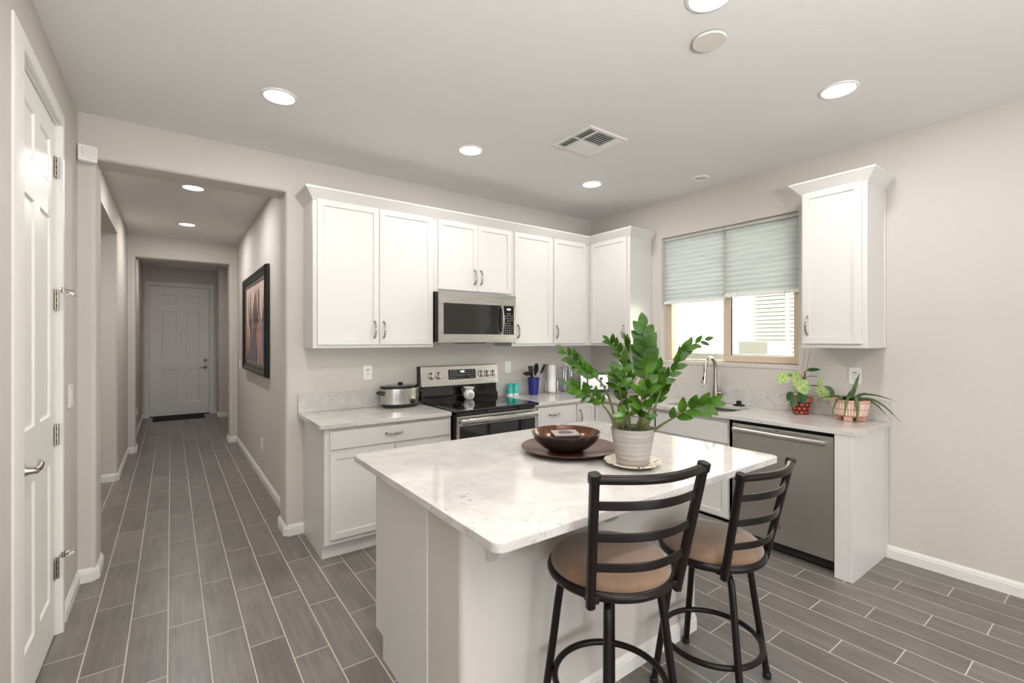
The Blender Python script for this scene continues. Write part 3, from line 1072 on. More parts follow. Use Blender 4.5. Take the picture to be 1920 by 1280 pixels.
# sink base
c = thing('sink_base_cabinet', 'white sink base cabinet with a long false drawer front beside the dishwasher', 'base cabinet', (3.62, 2.15, 0))
m = MB()
m.box((FR, 1.815, TK), (FR + 0.018, 2.50, 0.884)); m.box((FR, 1.815, TK), (XR - 0.003, 1.835, 0.884)); m.box((FR, 2.487, TK), (XR - 0.003, 2.50, 0.884))
m.box((FR, 1.815, TK), (XR - 0.003, 2.50, TK + 0.02)); m.box((FR + 0.055, 1.815, 0), (FR + 0.075, 2.50, TK)); m.box((XR - 0.012, 1.815, 0), (XR - 0.003, 2.50, 0.884))
obj('carcass', m, M_white, c)
front('false_drawer_front', c, (FR, 2.475, 0.695), RU, RN, 0.635, 0.155, 0)
front('door', c, (FR, 2.475, 0.14), RU, RN, 0.314, 0.53, 0.058, (0.28, 0.45, 'v'))
front('door', c, (FR, 2.154, 0.14), RU, RN, 0.314, 0.53, 0.058, (0.034, 0.45, 'v'))

# end panel after the dishwasher
c = thing('end_panel', 'white end panel and filler closing the counter run right of the dishwasher', 'cabinet panel', (3.6, 1.09, 0))
obj('side_panel', MB().box((3.305, 1.045, 0), (XR - 0.002, 1.066, 0.884), 0.0015), M_white, c)
obj('filler_strip', MB().box((3.305, 1.066, 0), (3.325, 1.142, 0.884), 0.0015), M_white, c)
obj('scribe_moulding', MB().box((XR - 0.022, 1.036, 0), (XR - 0.002, 1.045, 0.884), 0.002), M_white, c)

# --- wall cabinets
UB, UT, UF = 1.405, 2.49, 3.503
UX = 3.582
def wall_body(parent, x0, y0, x1, y1, z0=UB, z1=UT):
    obj('carcass', MB().box((x0, y0, z0), (x1, y1, z1), 0.0015), M_white, parent)
DB = UB + 0.024
DH = 2.472 - DB
c = thing('wall_cabinet', 'large white two-door wall cabinet left of the microwave', 'wall cabinet', (1.28, 3.65, UB))
wall_body(c, 0.812, UF, 1.755, YB - 0.003)
front('door', c, (0.840, UF, DB), SX, SYn, 0.449, DH, 0.06, (0.413, 0.115, 'v'))
front('door', c, (1.292, UF, DB), SX, SYn, 0.449, DH, 0.06, (0.033, 0.115, 'v'))
c = thing('wall_cabinet', 'short white two-door wall cabinet directly above the microwave', 'wall cabinet', (2.16, 3.65, 1.868))
wall_body(c, 1.755, UF, 2.562, YB - 0.003, 1.868)
front('door', c, (1.794, UF, 1.888), SX, SYn, 0.384, 2.472 - 1.888, 0.06, (0.35, 0.125, 'v'))
front('door', c, (2.180, UF, 1.888), SX, SYn, 0.366, 2.472 - 1.888, 0.06, (0.03, 0.125, 'v'))
c = thing('wall_cabinet', 'narrow white single-door wall cabinet right of the microwave', 'wall cabinet', (2.8, 3.65, UB))
wall_body(c, 2.562, UF, 3.06, YB - 0.003)
front('door', c, (2.588, UF, DB), SX, SYn, 0.456, DH, 0.06, (0.03, 0.115, 'v'))
c = thing('wall_cabinet', 'white wall cabinet filling the left side of the inside corner, above the paper towel', 'wall cabinet', (3.4, 3.65, UB))
wall_body(c, 3.06, UF, XR - 0.003, YB - 0.003)
front('door', c, (3.074, UF, DB), SX, SYn, 0.44, DH, 0.06, (0.028, 0.115, 'v'))
c = thing('wall_cabinet', 'white wall cabinet on the right side of the inside corner, beside the window', 'wall cabinet', (3.75, 3.22, UB))
wall_body(c, UX, 2.955, XR - 0.003, UF)
front('door', c, (UX, 3.462, DB), RU, RN, 0.475, DH, 0.06, (0.443, 0.115, 'v'))
CPROF = [(-0.02, 2.462), (0.0, 2.462), (0.006, 2.470), (0.008, 2.478), (0.05, 2.530), (0.058, 2.535), (0.06, 2.548), (-0.02, 2.548)]
m = MB()
m.sweep([(0.812, YB - 0.004), (0.812, UF), (UX, UF), (UX, 2.955), (XR - 0.004, 2.955)][::-1], [(-o, z) for o, z in CPROF][::-1])
tag(obj('crown_moulding', m, M_white, ang=30), 'white crown moulding running along the tops of the five joined wall cabinets', 'crown moulding')
c = thing('wall_cabinet', 'tall narrow white wall cabinet standing alone right of the window', 'wall cabinet', (3.75, 1.25, UB + 0.006))
wall_body(c, UX, 1.054, XR - 0.003, 1.44, UB + 0.006, UT + 0.006)
front('door', c, (UX, 1.427, UB + 0.034), RU, RN, 0.347, 1.045, 0.062, (0.032, 0.125, 'v'))
m = MB()
m.sweep([(XR - 0.004, 1.44), (UX, 1.44), (UX, 1.054), (XR - 0.004, 1.054)], [(o, z + 0.008) for o, z in CPROF])
obj('crown', m, M_white, c, ang=30)
obj('scribe_moulding', MB().box((XR - 0.02, 1.046, UB + 0.006), (XR - 0.003, 1.054, 2.468), 0.002), M_white, c)

# ------------------------------------------------------------------ countertops
CT0, CT1 = 0.884, 0.914
t = thing('countertop', 'short white quartz countertop left of the range, under the slow cooker', 'countertop', (1.25, 3.47, CT0))
m = MB(); m.slab(rrect(0.772, 3.15, 1.735, YB - 0.003, 0.02, corners='1000'), [], CT0, CT1)
obj('slab', m, M_quartz, t)
tag(obj('backsplash', MB().box((0.772, YB - 0.023, CT1), (1.735, YB - 0.003, 1.052), 0.0025), M_quartz), 'low quartz backsplash behind the slow cooker', 'backsplash')
t = thing('countertop', 'long L-shaped white quartz countertop with the sink, running under the window', 'countertop', (3.6, 2.4, CT0))
m = MB()
outer = [(2.556, 3.15), (3.28, 3.15), (3.30, 3.13), (3.30, 1.055), (3.312, 1.029), (3.338, 1.018), (XR - 0.003, 1.018), (XR - 0.003, YB - 0.003), (2.556, YB - 0.003)]
sink = rrect(3.43, 1.885, 3.785, 2.46, 0.06, 6)[::-1]
m.slab(outer, [sink], CT0, CT1)
obj('slab', m, M_quartz, t)
tag(obj('backsplash', MB().box((2.556, YB - 0.023, CT1), (XR - 0.003, YB - 0.003, 1.052), 0.0025), M_quartz), 'low quartz backsplash behind the utensil cup and paper towel', 'backsplash')
tag(obj('backsplash', MB().box((XR - 0.023, 1.018, CT1), (XR - 0.003, YB - 0.0235, 1.052), 0.0025), M_quartz_s), 'long speckled quartz backsplash under the window behind the faucet and small plants', 'backsplash')

# sink bowl
M_sink = stainless('sink_stainless', True, 0.3, (0.5, 0.48, 0.46))
m = MB()
loop = rrect(3.425, 1.88, 3.79, 2.465, 0.06, 6)
loop2 = rrect(3.445, 1.90, 3.77, 2.445, 0.05, 6)
n = len(loop)
rings = [[m.bm.verts.new((x, y, z)) for x, y in lp] for lp, z in ((rrect(3.405, 1.86, 3.81, 2.485, 0.07, 6), CT0 - 0.002), (loop, CT0 - 0.002), (loop, 0.75), (loop2, 0.69))]
for a, c2 in zip(rings[:-1], rings[1:]):
    for k in range(n):
        m.bm.faces.new((a[k], c2[k], c2[(k + 1) % n], a[(k + 1) % n]))
m.bm.faces.new(rings[-1])
bmesh.ops.recalc_face_normals(m.bm, faces=m.bm.faces[:])
sk = thing('kitchen_sink', 'undermount stainless kitchen sink below the faucet', 'sink', (3.6, 2.24, 0.69))
obj('bowl', m, M_sink, sk)
m = MB(); m.lathe([(0, 0.001), (0.045, 0.001), (0.05, 0.004), (0.05, 0)], (3.61, 2.17, 0.69)); obj('drain', m, M_chrome, sk)

# ------------------------------------------------------------------ faucet
fx, fy = 3.845, 2.235
t = thing('kitchen_faucet', 'tall gooseneck stainless faucet behind the sink', 'faucet', (fx, fy, CT1))
m = MB()
m.lathe([(0, 0), (0.03, 0), (0.03, 0.004), (0.026, 0.008), (0.024, 0.05), (0.022, 0.10), (0.0185, 0.15), (0.016, 0.20), (0, 0.2)], (fx, fy, CT1))
obj('body', m, M_steel_s, t)
m = MB()
pts = [(fx, fy, CT1 + 0.18), (fx, fy, CT1 + 0.30)]
for k in range(1, 15):
    a = PI * k / 14 * 0.98
    pts.append((fx - 0.078 + 0.078 * math.cos(a), fy, CT1 + 0.30 + 0.095 * math.sin(a)))
pts.append((fx - 0.16, fy, CT1 + 0.27))
m.tube(pts, 0.0148, 14)
obj('spout', m, M_steel_s, t)
m = MB()
m.tube([(fx - 0.158, fy, CT1 + 0.285), (fx - 0.164, fy, CT1 + 0.24), (fx - 0.17, fy, CT1 + 0.2), (fx - 0.173, fy, CT1 + 0.175)], [0.014, 0.0165, 0.02, 0.0215], 16)
m.box((fx - 0.19, fy - 0.006, CT1 + 0.21), (fx - 0.18, fy + 0.006, CT1 + 0.24), 0.002, mi=1)
obj('spray_head', m, [M_chrome, M_black], t)
m = MB()
m.cyl((fx, fy, CT1 + 0.085), (fx, fy - 0.065, CT1 + 0.085), 0.0165)
m.tube([(fx, fy - 0.055, CT1 + 0.085), (fx, fy - 0.06, CT1 + 0.12), (fx, fy - 0.058, CT1 + 0.16)], [0.009, 0.007, 0.006], 10)
obj('lever', m, M_steel_s, t)
m = MB()
m.lathe([(0, 0), (0.045, 0), (0.046, 0.006), (0.03, 0.012), (0.02, 0.014), (0.019, 0.034), (0.022, 0.038), (0.012, 0.042), (0, 0.042)], (3.835, 2.02, CT1))
tag(obj('sink_stopper', m, M_rubber), 'black rubber sink stopper lying on the counter right of the faucet', 'sink stopper')

# ------------------------------------------------------------------ kitchen island
t = thing('kitchen_island', 'white kitchen island with grey-painted seating wall under a wide quartz overhang', 'kitchen island', (1.48, 1.8, 0))
IX0, IX1 = 0.785, 2.17
m = MB(); m.box((IX0, 1.62, TK), (IX1, 2.165, CT0), 0.0015); m.box((IX0, 1.62, 0), (IX1, 2.075, TK))
obj('cabinet_body', m, M_white, t)
m = MB(); m.prism(rrect(0.79, 1.36, IX1, 1.62, 0.03, corners='1100'), 0, CT0 - 0.001)
obj('seating_wall', m, M_wall, t)
m = MB(); m.sweep([(0.79, 1.62), (0.79, 1.39), (0.82, 1.36), (IX1 - 0.03, 1.36), (IX1, 1.39), (IX1, 1.62)][::-1], [(-o, z) for o, z in BP][::-1])
obj('baseboard', m, M_trim, t, ang=30)
dw = (IX1 - IX0 - 0.05) / 4
for i in range(4):
    x = IX1 - 0.02 - i * (dw + 0.003)
    front('door', t, (x, 2.165, 0.14), (-1, 0, 0), (0, 1, 0), dw, 0.72, 0.058, (0.03 if i % 2 else dw - 0.03, 0.6, 'v'))
for x in (0.885, 1.48, 2.02):
    m = MB()
    m.prism([(1.36, CT0 - 0.002), (1.36, 0.70), (1.345, 0.695), (1.30, 0.72), (1.262, 0.762), (1.24, 0.79), (1.235, CT0 - 0.002)], x, x + 0.055, 'x', 0.002)
    obj('corbel', m, M_white, t, ang=30)
m = MB(); m.slab(rrect(0.705, 1.032, 2.335, 2.262, 0.035, 6), [], CT0, CT1, 0.004)
tag(obj('island_countertop', m, M_quartz), 'big white quartz island top with rounded corners, glossy and faintly speckled', 'countertop')

# ------------------------------------------------------------------ range
t = thing('electric_range', 'freestanding stainless and black electric range between the base cabinets', 'range', (2.15, 3.4, 0))
RX0, RX1 = 1.768, 2.53
m = MB(); m.box((RX0, 3.135, 0.03), (RX1, 3.74, 0.9), 0.003); m.box((RX0 + 0.03, 3.2, 0), (RX1 - 0.03, 3.7, 0.03))
obj('body', m, M_black, t)
m = MB(); m.box((1.745, 3.085, 0.905), (2.552, 3.69, 0.93), 0.008, seg=3); m.box((RX0, 3.12, 0.885), (RX1, 3.68, 0.906))
ck = obj('cooktop', m, M_blackglass, t)
m = MB()
for x, y, r in ((1.96, 3.25, 0.105), (2.33, 3.25, 0.085), (1.96, 3.53, 0.075), (2.33, 3.53, 0.105)):
    for rr in (r, r * 0.62):
        m = MB(); m.tube([(x + rr * math.cos(a * PI / 24), y + rr * math.sin(a * PI / 24), 0.9301) for a in range(48)], 0.0008, 4, closed=True)
        obj('burner_ring', m, M_dark, ck)
m = MB()
m.box((RX0, 3.105, 0.80), (RX1, 3.135, 0.878), 0.003)
m.box((RX0, 3.105, 0.215), (RX0 + 0.012, 3.135, 0.80)); m.box((RX1 - 0.012, 3.105, 0.215), (RX1, 3.135, 0.80)); m.box((RX0, 3.105, 0.19), (RX1, 3.135, 0.215))
od = obj('oven_door', m, M_steel, t)
m = MB(); m.box((RX0 + 0.012, 3.102, 0.215), (RX1 - 0.012, 3.134, 0.80), 0.002); obj('door_glass', m, M_blackglass, od)
m = MB()
m.tube([(RX0 + 0.01 + (RX1 - RX0 - 0.02) * k / 12, 3.068 - 0.012 * math.sin(PI * k / 12), 0.838) for k in range(13)], 0.022, 14, flat=(1.0, 0.42))
for x in (RX0 + 0.03, RX1 - 0.03):
    m.box((x - 0.014, 3.066, 0.825), (x + 0.014, 3.108, 0.851), 0.003)
obj('handle', m, M_steel, od)
m = MB(); m.box((RX0, 3.11, 0.045), (RX1, 3.135, 0.182), 0.004); obj('storage_drawer', m, M_steel, t)
m = MB()
m.prism([(3.745, 0.925), (3.69, 0.925), (3.69, 0.96), (3.715, 0.985), (3.72, 1.06), (3.745, 1.06)], RX0 - 0.015, RX1 + 0.004, 'x', 0.002)
obj('riser', m, M_blackglass, t)
m = MB()
m.prism([(3.72, 1.05), (3.69, 1.058), (3.715, 1.226), (3.725, 1.232), (3.765, 1.232), (3.765, 1.05)], RX0 - 0.026, RX1 + 0.012, 'x', 0.003)
cp = obj('control_panel', m, M_steel, t)
m = MB(); m.box((RX0 - 0.03, 3.73, 1.045), (RX0 - 0.026, 3.775, 1.232)); m.box((RX1 + 0.012, 3.73, 1.045), (RX1 + 0.016, 3.775, 1.232)); m.box((RX0 - 0.03, 3.765, 0.93), (RX1 + 0.016, 3.778, 1.232))
obj('back_shell', m, M_black, t)
tilt = math.atan2(0.025, 0.168)
PN = Vector((0, -math.cos(tilt), math.sin(tilt)))
def on_panel(x, z, d=0.0):
    y = 3.69 + (z - 1.058) * 0.025 / 0.168
    return Vector((x, y, z)) + PN * d
def panel_M(x, z, d=0.0):
    p = on_panel(x, z, d)
    up = Vector((0, math.sin(tilt), math.cos(tilt)))
    return Matrix(((1, 0, PN.x, p.x), (0, up.y, PN.y, p.y), (0, up.z, PN.z, p.z), (0, 0, 0, 1)))
m = MB(); m.box((-0.142, -0.044, 0), (0.142, 0.044, 0.003), 0.001, M=panel_M(2.148, 1.152)); dp = obj('display_panel', m, M_blackglass, cp)
m = MB()
for i in range(10):
    for j in range(4):
        if (3 <= i <= 5 and j < 2) or (j == 3 and 2 <= i <= 7): continue
        m.box((-0.004, -0.003, 0), (0.004, 0.003, 0.0004), M=panel_M(2.148 - 0.115 + i * 0.0255, 1.182 - j * 0.019, 0.003))
obj('keypad', m, M_key, dp)
def digits(text, M, size, parent):
    cu = bpy.data.curves.new('display_digits', 'FONT')
    cu.body = text
    cu.size = size
    cu.align_x = 'CENTER'; cu.align_y = 'CENTER'
    cu.extrude = 0.0002
    o = bpy.data.objects.new('tmp', cu)
    COL.objects.link(o)
    dg = bpy.context.evaluated_depsgraph_get()
    me = bpy.data.meshes.new_from_object(o.evaluated_get(dg))
    bpy.data.objects.remove(o)
    m = MB(); m.bm.from_mesh(me); bpy.data.meshes.remove(me)
    bmesh.ops.transform(m.bm, matrix=M, verts=m.bm.verts)
    obj('clock_digits', m, M_digit, parent, smooth=False)
digits('4:03', panel_M(2.15, 1.176, 0.0035), 0.026, dp)
for x in (1.838, 1.908, 2.352, 2.420, 2.487):
    m = MB()
    m.lathe([(0, 0), (0.027, 0), (0.027, 0.006), (0.022, 0.008), (0.0205, 0.026), (0.018, 0.029), (0, 0.029)], M=panel_M(x, 1.147), seg=28)
    m.box((-0.005, -0.021, 0.024), (0.005, 0.021, 0.038), 0.002, M=panel_M(x, 1.147))
    k = obj('knob', m, M_steel, cp)
    m = MB(); m.tube([panel_M(x, 1.147, 0.003) @ Vector((0.0275 * math.cos(a * PI / 16), 0.0275 * math.sin(a * PI / 16), 0)) for a in range(32)], 0.0028, 6, closed=True)
    obj('knob_ring', m, M_black, k)

# ------------------------------------------------------------------ microwave
t = thing('microwave_oven', 'stainless over-the-range microwave with black window under the short cabinet', 'microwave', (2.15, 3.6, 1.447))
MX0, MX1, MY, MZ0, MZ1 = 1.762, 2.533, 3.40, 1.447, 1.862
m = MB(); m.box((MX0, MY + 0.022, MZ0), (MX1, YB - 0.004, MZ1), 0.003)
m.box((MX0 + 0.2, MY + 0.03, MZ0 - 0.012), (MX0 + 0.47, MY + 0.12, MZ0))
obj('body', m, M_black, t)
m = MB(); m.box((MX0, MY + 0.01, MZ0 - 0.004), (MX1, YB - 0.03, MZ0 + 0.002)); obj('underside_plate', m, M_steel, t)
wx0, wx1, wz0, wz1 = 1.798, 2.382, 1.513, 1.770
kx0, kx1 = 2.398, 2.512
m = MB()
m.box((MX0, MY, MZ0), (wx0, MY + 0.024, MZ1)); m.box((wx0, MY, MZ0), (MX1, MY + 0.024, wz0)); m.box((wx0, MY, wz1), (MX1, MY + 0.024, MZ1))
m.box((kx1, MY, wz0), (MX1, MY + 0.024, wz1)); m.box((wx1, MY, wz0), (kx0, MY + 0.024, wz1))
dr = obj('front_frame', m, M_steel, t)
m = MB(); m.box((wx0, MY + 0.002, wz0), (wx1, MY + 0.02, wz1)); obj('window_glass', m, M_blackglass, dr)
m = MB(); m.box((kx0, MY + 0.001, wz0), (kx1, MY + 0.02, wz1)); kp = obj('control_panel', m, M_blackglass, t)
KM = lambda x, z, d=0.0: frame_M((x, MY + 0.001 - d, z), (1, 0, 0), (0, -1, 0))
m = MB()
for i in range(4):
    for j in range(9):
        if (i, j) in ((0, 0), (3, 0), (0, 3), (3, 4)): continue
        m.box((-0.006, -0.003, 0), (0.006, 0.003, 0.0004), M=KM(2.42 + i * 0.0235, 1.700 - j * 0.0215))
obj('keypad', m, M_key, kp)
digits('4:03', KM(2.455, 1.738, 0.0006), 0.026, kp)
m = MB()
m.tube([(2.372, MY - 0.012 - 0.022 * math.sin(PI * k / 12), wz0 + 0.006 + (wz1 - wz0 - 0.012) * k / 12) for k in range(13)], 0.0125, 12, flat=(0.6, 1.0))
m.box((2.362, MY - 0.016, wz0 + 0.002), (2.382, MY + 0.004, wz0 + 0.02), 0.002); m.box((2.362, MY - 0.016, wz1 - 0.02), (2.382, MY + 0.004, wz1 - 0.002), 0.002)
obj('handle', m, M_steel, dr)
m = MB(); m.lathe([(0, 0), (0.011, 0), (0.011, 0.0012), (0.0095, 0.0016), (0.009, 0.0008), (0, 0.0008)], M=KM(2.135, 1.815), seg=24); obj('round_badge', m, M_steel_s, dr)

# ------------------------------------------------------------------ dishwasher
t = thing('dishwasher', 'stainless dishwasher with a bar handle under the right counter', 'dishwasher', (3.6, 1.48, 0))
DW0, DW1 = 1.152, 1.802
m = MB(); m.box((FR + 0.02, DW0, 0.02), (XR - 0.06, DW1, 0.878)); obj('tub', m, M_dark, t)
m = MB(); m.box((3.325, DW0, 0.084), (FR + 0.02, DW1, 0.858), 0.004); dr = obj('door', m, M_steel_dw, t)
m = MB(); m.box((FR + 0.05, DW0 + 0.005, 0.0), (FR + 0.07, DW1 - 0.005, 0.08)); obj('toe_kick', m, M_black, t)
m = MB()
n = 14
m.tube([(3.283 - 0.008 * math.sin(PI * k / n), DW0 + 0.03 + (DW1 - DW0 - 0.055) * k / n, 0.818) for k in range(n + 1)], 0.0185, 14, flat=(1.0, 0.55))
for y in (DW0 + 0.045, DW1 - 0.04):
    m.box((3.283, y - 0.014, 0.806), (3.328, y + 0.014, 0.83), 0.003)
obj('handle', m, M_steel_dw, dr)
DM = lambda y, z: frame_M((3.325, y, z), (0, -1, 0), (-1, 0, 0))
m = MB(); m.lathe([(0, 0), (0.018, 0), (0.018, 0.0014), (0.0155, 0.002), (0.015, 0.001), (0, 0.001)], M=DM(1.478, 0.196), seg=28); obj('round_badge', m, M_steel_s, dr)
m = MB(); m.box((-0.012, -0.0025, 0), (0.012, 0.0025, 0.0008), M=DM(1.49, 0.846)); obj('logo_plate', m, M_dark, dr)

# ------------------------------------------------------------------ things on the counters and cooktop
# slow cooker
cx, cy, z0 = 1.53, 3.652, CT1
t = thing('slow_cooker', 'oval stainless slow cooker with glass lid and black base left of the range', 'slow cooker', (cx, cy, z0))
m = MB(); m.lathe([(0, 0.004), (0.145, 0.004), (0.15, 0.01), (0.158, 0.03), (0, 0.03)], (cx, cy, z0), 48, sy=0.66); obj('base', m, M_black, t)
m = MB(); m.lathe([(0.155, 0.028), (0.160, 0.032), (0.163, 0.15), (0.160, 0.156), (0.15, 0.156)], (cx, cy, z0), 56, sy=0.66); obj('housing', m, stainless('slow_cooker_steel', False), t)
m = MB(); m.lathe([(0.15, 0.152), (0.164, 0.155), (0.170, 0.160), (0.170, 0.166), (0.163, 0.170), (0.15, 0.168)], (cx, cy, z0), 56, sy=0.66); obj('crock_rim', m, M_black, t)
m = MB(); m.lathe([(0.168, 0.168), (0.17, 0.175), (0.162, 0.178), (0.11, 0.183), (0.04, 0.185), (0, 0.185)], (cx, cy, z0), 56, sy=0.66); lid = obj('lid', m, [M_blackglass], t)
m = MB(); m.lathe([(0, 0.182), (0.02, 0.184), (0.016, 0.19), (0.022, 0.197), (0.016, 0.201), (0, 0.202)], (cx, cy, z0), 24); obj('lid_knob', m, M_black, lid)
for s in (-1, 1):
    m = MB(); m.tube([(cx + s * 0.155, cy - 0.03, z0 + 0.118), (cx + s * 0.185, cy - 0.025, z0 + 0.122), (cx + s * 0.192, cy, z0 + 0.122), (cx + s * 0.185, cy + 0.025, z0 + 0.122), (cx + s * 0.155, cy + 0.03, z0 + 0.118)], [0.016, 0.012, 0.011, 0.012, 0.016], 10)
    obj('side_handle', m, M_black, t)
a = math.radians(-66)
kp_ = Vector((cx + 0.166 * math.cos(a), cy + 0.66 * 0.166 * math.sin(a), z0 + 0.052))
kn = Vector((math.cos(a) * 0.66, math.sin(a), 0)).normalized()
m = MB(); m.tube([kp_ - kn * 0.006, kp_ + kn * 0.01, kp_ + kn * 0.018], [0.02, 0.018, 0.014], 20)
obj('dial', m, M_black, t)

# wax warmer
cx, cy, z0 = 2.165, 3.61, 0.930
t = thing('wax_warmer', 'small white ceramic wax warmer on the back of the cooktop', 'wax warmer', (cx, cy, z0))
m = MB(); m.lathe([(0, 0), (0.03, 0), (0.034, 0.003), (0.046, 0.02), (0.051, 0.042), (0.048, 0.062), (0.038, 0.078), (0.034, 0.084), (0.034, 0.088), (0, 0.086)], (cx, cy, z0), 36)
bd = obj('body', m, M_ceramic, t)
m = MB(); m.lathe([(0.0, 0.086), (0.03, 0.086), (0.044, 0.098), (0.05, 0.11), (0.047, 0.112), (0.04, 0.101), (0.028, 0.094), (0, 0.093)], (cx, cy, z0), 36); obj('wax_dish', m, M_ceramic, t)
dirv = Vector((-0.25, -1, 0)).normalized()
c0 = Vector((cx, cy, z0 + 0.042)) + dirv * 0.0405
u = Vector((dirv.y, -dirv.x, 0))
Mw = Matrix(((u.x, 0, dirv.x, c0.x), (u.y, 0, dirv.y, c0.y), (0, 1, 0, c0.z), (0, 0, 0, 1)))
m = MB(); m.lathe([(0.026, 0.0), (0.026, 0.012), (0.022, 0.0125), (0.021, 0.0)], M=Mw, seg=24); m.lathe([(0, 0.0085), (0.022, 0.0085)], M=Mw, seg=24, mi=1); m.lathe([(0, 0.014), (0.005, 0.013), (0.006, 0.0085)], M=Mw, seg=12, mi=2)
obj('candle_opening', m, [M_ceramic, plain('shadowed_clay', srgb(150, 142, 138), 0.8), M_dark], bd)

# mason jar shakers
for i, (x, y, lab) in enumerate(((2.678, 3.69, 'left turquoise jar shaker beside the range'), (2.748, 3.69, 'right turquoise jar shaker, the one nearer the utensil cup'))):
    t = thing('jar_shaker', lab, 'shaker', (x, y, CT1), 'turquoise jar shakers')
    m = MB(); m.lathe([(0, 0), (0.028, 0), (0.031, 0.004), (0.031, 0.028)], (x, y, CT1), 28); obj('clear_base', m, M_ceramic, t)
    m = MB(); m.lathe([(0.031, 0.024), (0.031, 0.072), (0.027, 0.086), (0.024, 0.09), (0, 0.09)], (x, y, CT1), 28); obj('jar_body', m, M_teal, t)
    m = MB(); m.lathe([(0.0, 0.088), (0.0265, 0.088), (0.0275, 0.092), (0.0275, 0.116), (0.025, 0.119), (0, 0.12)], (x, y, CT1), 28); obj('lid', m, M_teal, t)

# utensil cup and what stands in it
cx, cy = 2.955, 3.665
m = MB(); m.lathe([(0, 0), (0.046, 0), (0.048, 0.004), (0.061, 0.172), (0.058, 0.172), (0.045, 0.01), (0, 0.01)], (cx, cy, CT1), 32)
tag(obj('utensil_cup', m, M_navy), 'tapered navy blue cup full of black cooking utensils', 'utensil cup')
def utensil(name, label, top, head, flat, hook=None):
    """handle rises from the cup floor; head drawn as a flattened tube"""
    top = Vector(top)
    foot = Vector((cx, cy, CT1 + 0.02)) - (Vector((top.x - cx, top.y - cy, 0)) * 0.18)
    d = (top - foot).normalized()
    t = thing(name, label, 'utensil', foot, 'black utensils in the navy cup')
    m = MB(); m.tube([foot, foot.lerp(top, 0.5), top], [0.0055, 0.005, 0.0045], 8); obj('handle', m, M_steel_s, t)
    m = MB()
    head(m, top, d * 1.28, flat)
    obj('head', m, M_black, t)
def spoon_head(m, p, d, flat):
    m.tube([p - d * 0.01, p + d * 0.012, p + d * 0.035, p + d * 0.06, p + d * 0.08, p + d * 0.09], [0.006, 0.02, 0.036, 0.038, 0.026, 0.006], 14, flat=flat)
def ladle_head(m, p, d, flat):
    h = Vector((-0.72, -0.3, 0.05)).normalized()
    m.tube([p - d * 0.01, p + h * 0.02, p + h * 0.06, p + h * 0.1, p + h * 0.125], [0.006, 0.024, 0.03, 0.014, 0.006], 12, flat=(0.7, 1))
def turner_head(m, p, d, flat):
    u = Vector((1, 0.1, 0)).normalized()
    for k in range(-2, 3):
        m.tube([p + d * 0.0 + u * k * 0.006, p + d * 0.03 + u * k * 0.0125, p + d * 0.078 + u * k * 0.0135], [0.004, 0.0045, 0.0045], 6)
    m.tube([p + d * 0.08 - u * 0.03, p + d * 0.082 + u * 0.03], 0.006, 8)
    m.tube([p - d * 0.01, p + d * 0.012], [0.006, 0.016], 8)
def fork_head(m, p, d, flat):
    u = Vector((0.8, -0.5, 0)).normalized()
    m.tube([p - d * 0.01, p + d * 0.02, p + d * 0.05, p + d * 0.075], [0.006, 0.018, 0.022, 0.012], 12, flat=(0.45, 1))
    for k in range(5):
        q = p + d * (0.01 + 0.016 * k)
        for s in (-1, 1):
            m.tube([q, q + u * s * 0.024, q + u * s * 0.03 + Vector((0, -0.012, 0.004))], 0.0036, 6)
utensil('cooking_spoon', 'black oval cooking spoon, tallest in the navy cup', (cx + 0.015, cy - 0.01, CT1 + 0.2), spoon_head, (0.4, 1.0))
utensil('slotted_turner', 'black slotted turner leaning left in the navy cup', (cx - 0.035, cy - 0.015, CT1 + 0.185), turner_head, None)
utensil('soup_ladle', 'black ladle hooked far over the left rim of the navy cup', (cx - 0.055, cy - 0.005, CT1 + 0.212), ladle_head, None)
utensil('pasta_fork', 'black toothed pasta fork leaning right in the navy cup', (cx + 0.075, cy - 0.03, CT1 + 0.215), fork_head, None)

# paper towel on wire holder
cx, cy = 3.19, 3.66
t = thing('paper_towel_holder', 'upright chrome wire paper towel holder with a scrolled foot', 'paper towel holder', (cx, cy, CT1))
m = MB()
m.tube([(cx + 0.075 * math.cos(a * PI / 16), cy + 0.075 * math.sin(a * PI / 16), CT1 + 0.006) for a in range(32)], 0.0035, 8, closed=True)
for a in range(4):
    m.tube([(cx, cy, CT1 + 0.008), (cx + 0.075 * math.cos(a * PI / 2 + .6), cy + 0.075 * math.sin(a * PI / 2 + .6), CT1 + 0.006)], 0.003, 8)
    q = Vector((cx + 0.08 * math.cos(a * PI / 2 + .6), cy + 0.08 * math.sin(a * PI / 2 + .6), CT1 + 0.012))
    m.tube([q + Vector((0.012 * math.cos(k * PI / 6), 0, 0.012 * math.sin(k * PI / 6))) for k in range(12)], 0.0025, 6, closed=True)
obj('wire_foot', m, M_chrome, t)
m = MB(); m.cyl((cx, cy, CT1 + 0.006), (cx, cy, CT1 + 0.305), 0.0045)
m.tube([(cx + 0.013 * math.cos(k * PI / 8), cy, CT1 + 0.317 + 0.013 * math.sin(k * PI / 8)) for k in range(16)], 0.0035, 8, closed=True)
obj('centre_rod', m, M_chrome, t)
m = MB(); m.tube([(cx + 0.075, cy - 0.01, CT1 + 0.006), (cx + 0.075, cy - 0.01, CT1 + 0.12), (cx + 0.05, cy - 0.04, CT1 + 0.15), (cx + 0.1, cy - 0.04, CT1 + 0.15)], 0.003, 8); m.tube([(cx - 0.075, cy, CT1 + 0.006), (cx - 0.075, cy, CT1 + 0.14), (cx - 0.09, cy, CT1 + 0.155)], 0.003, 8)
obj('side_arm', m, M_chrome, t)
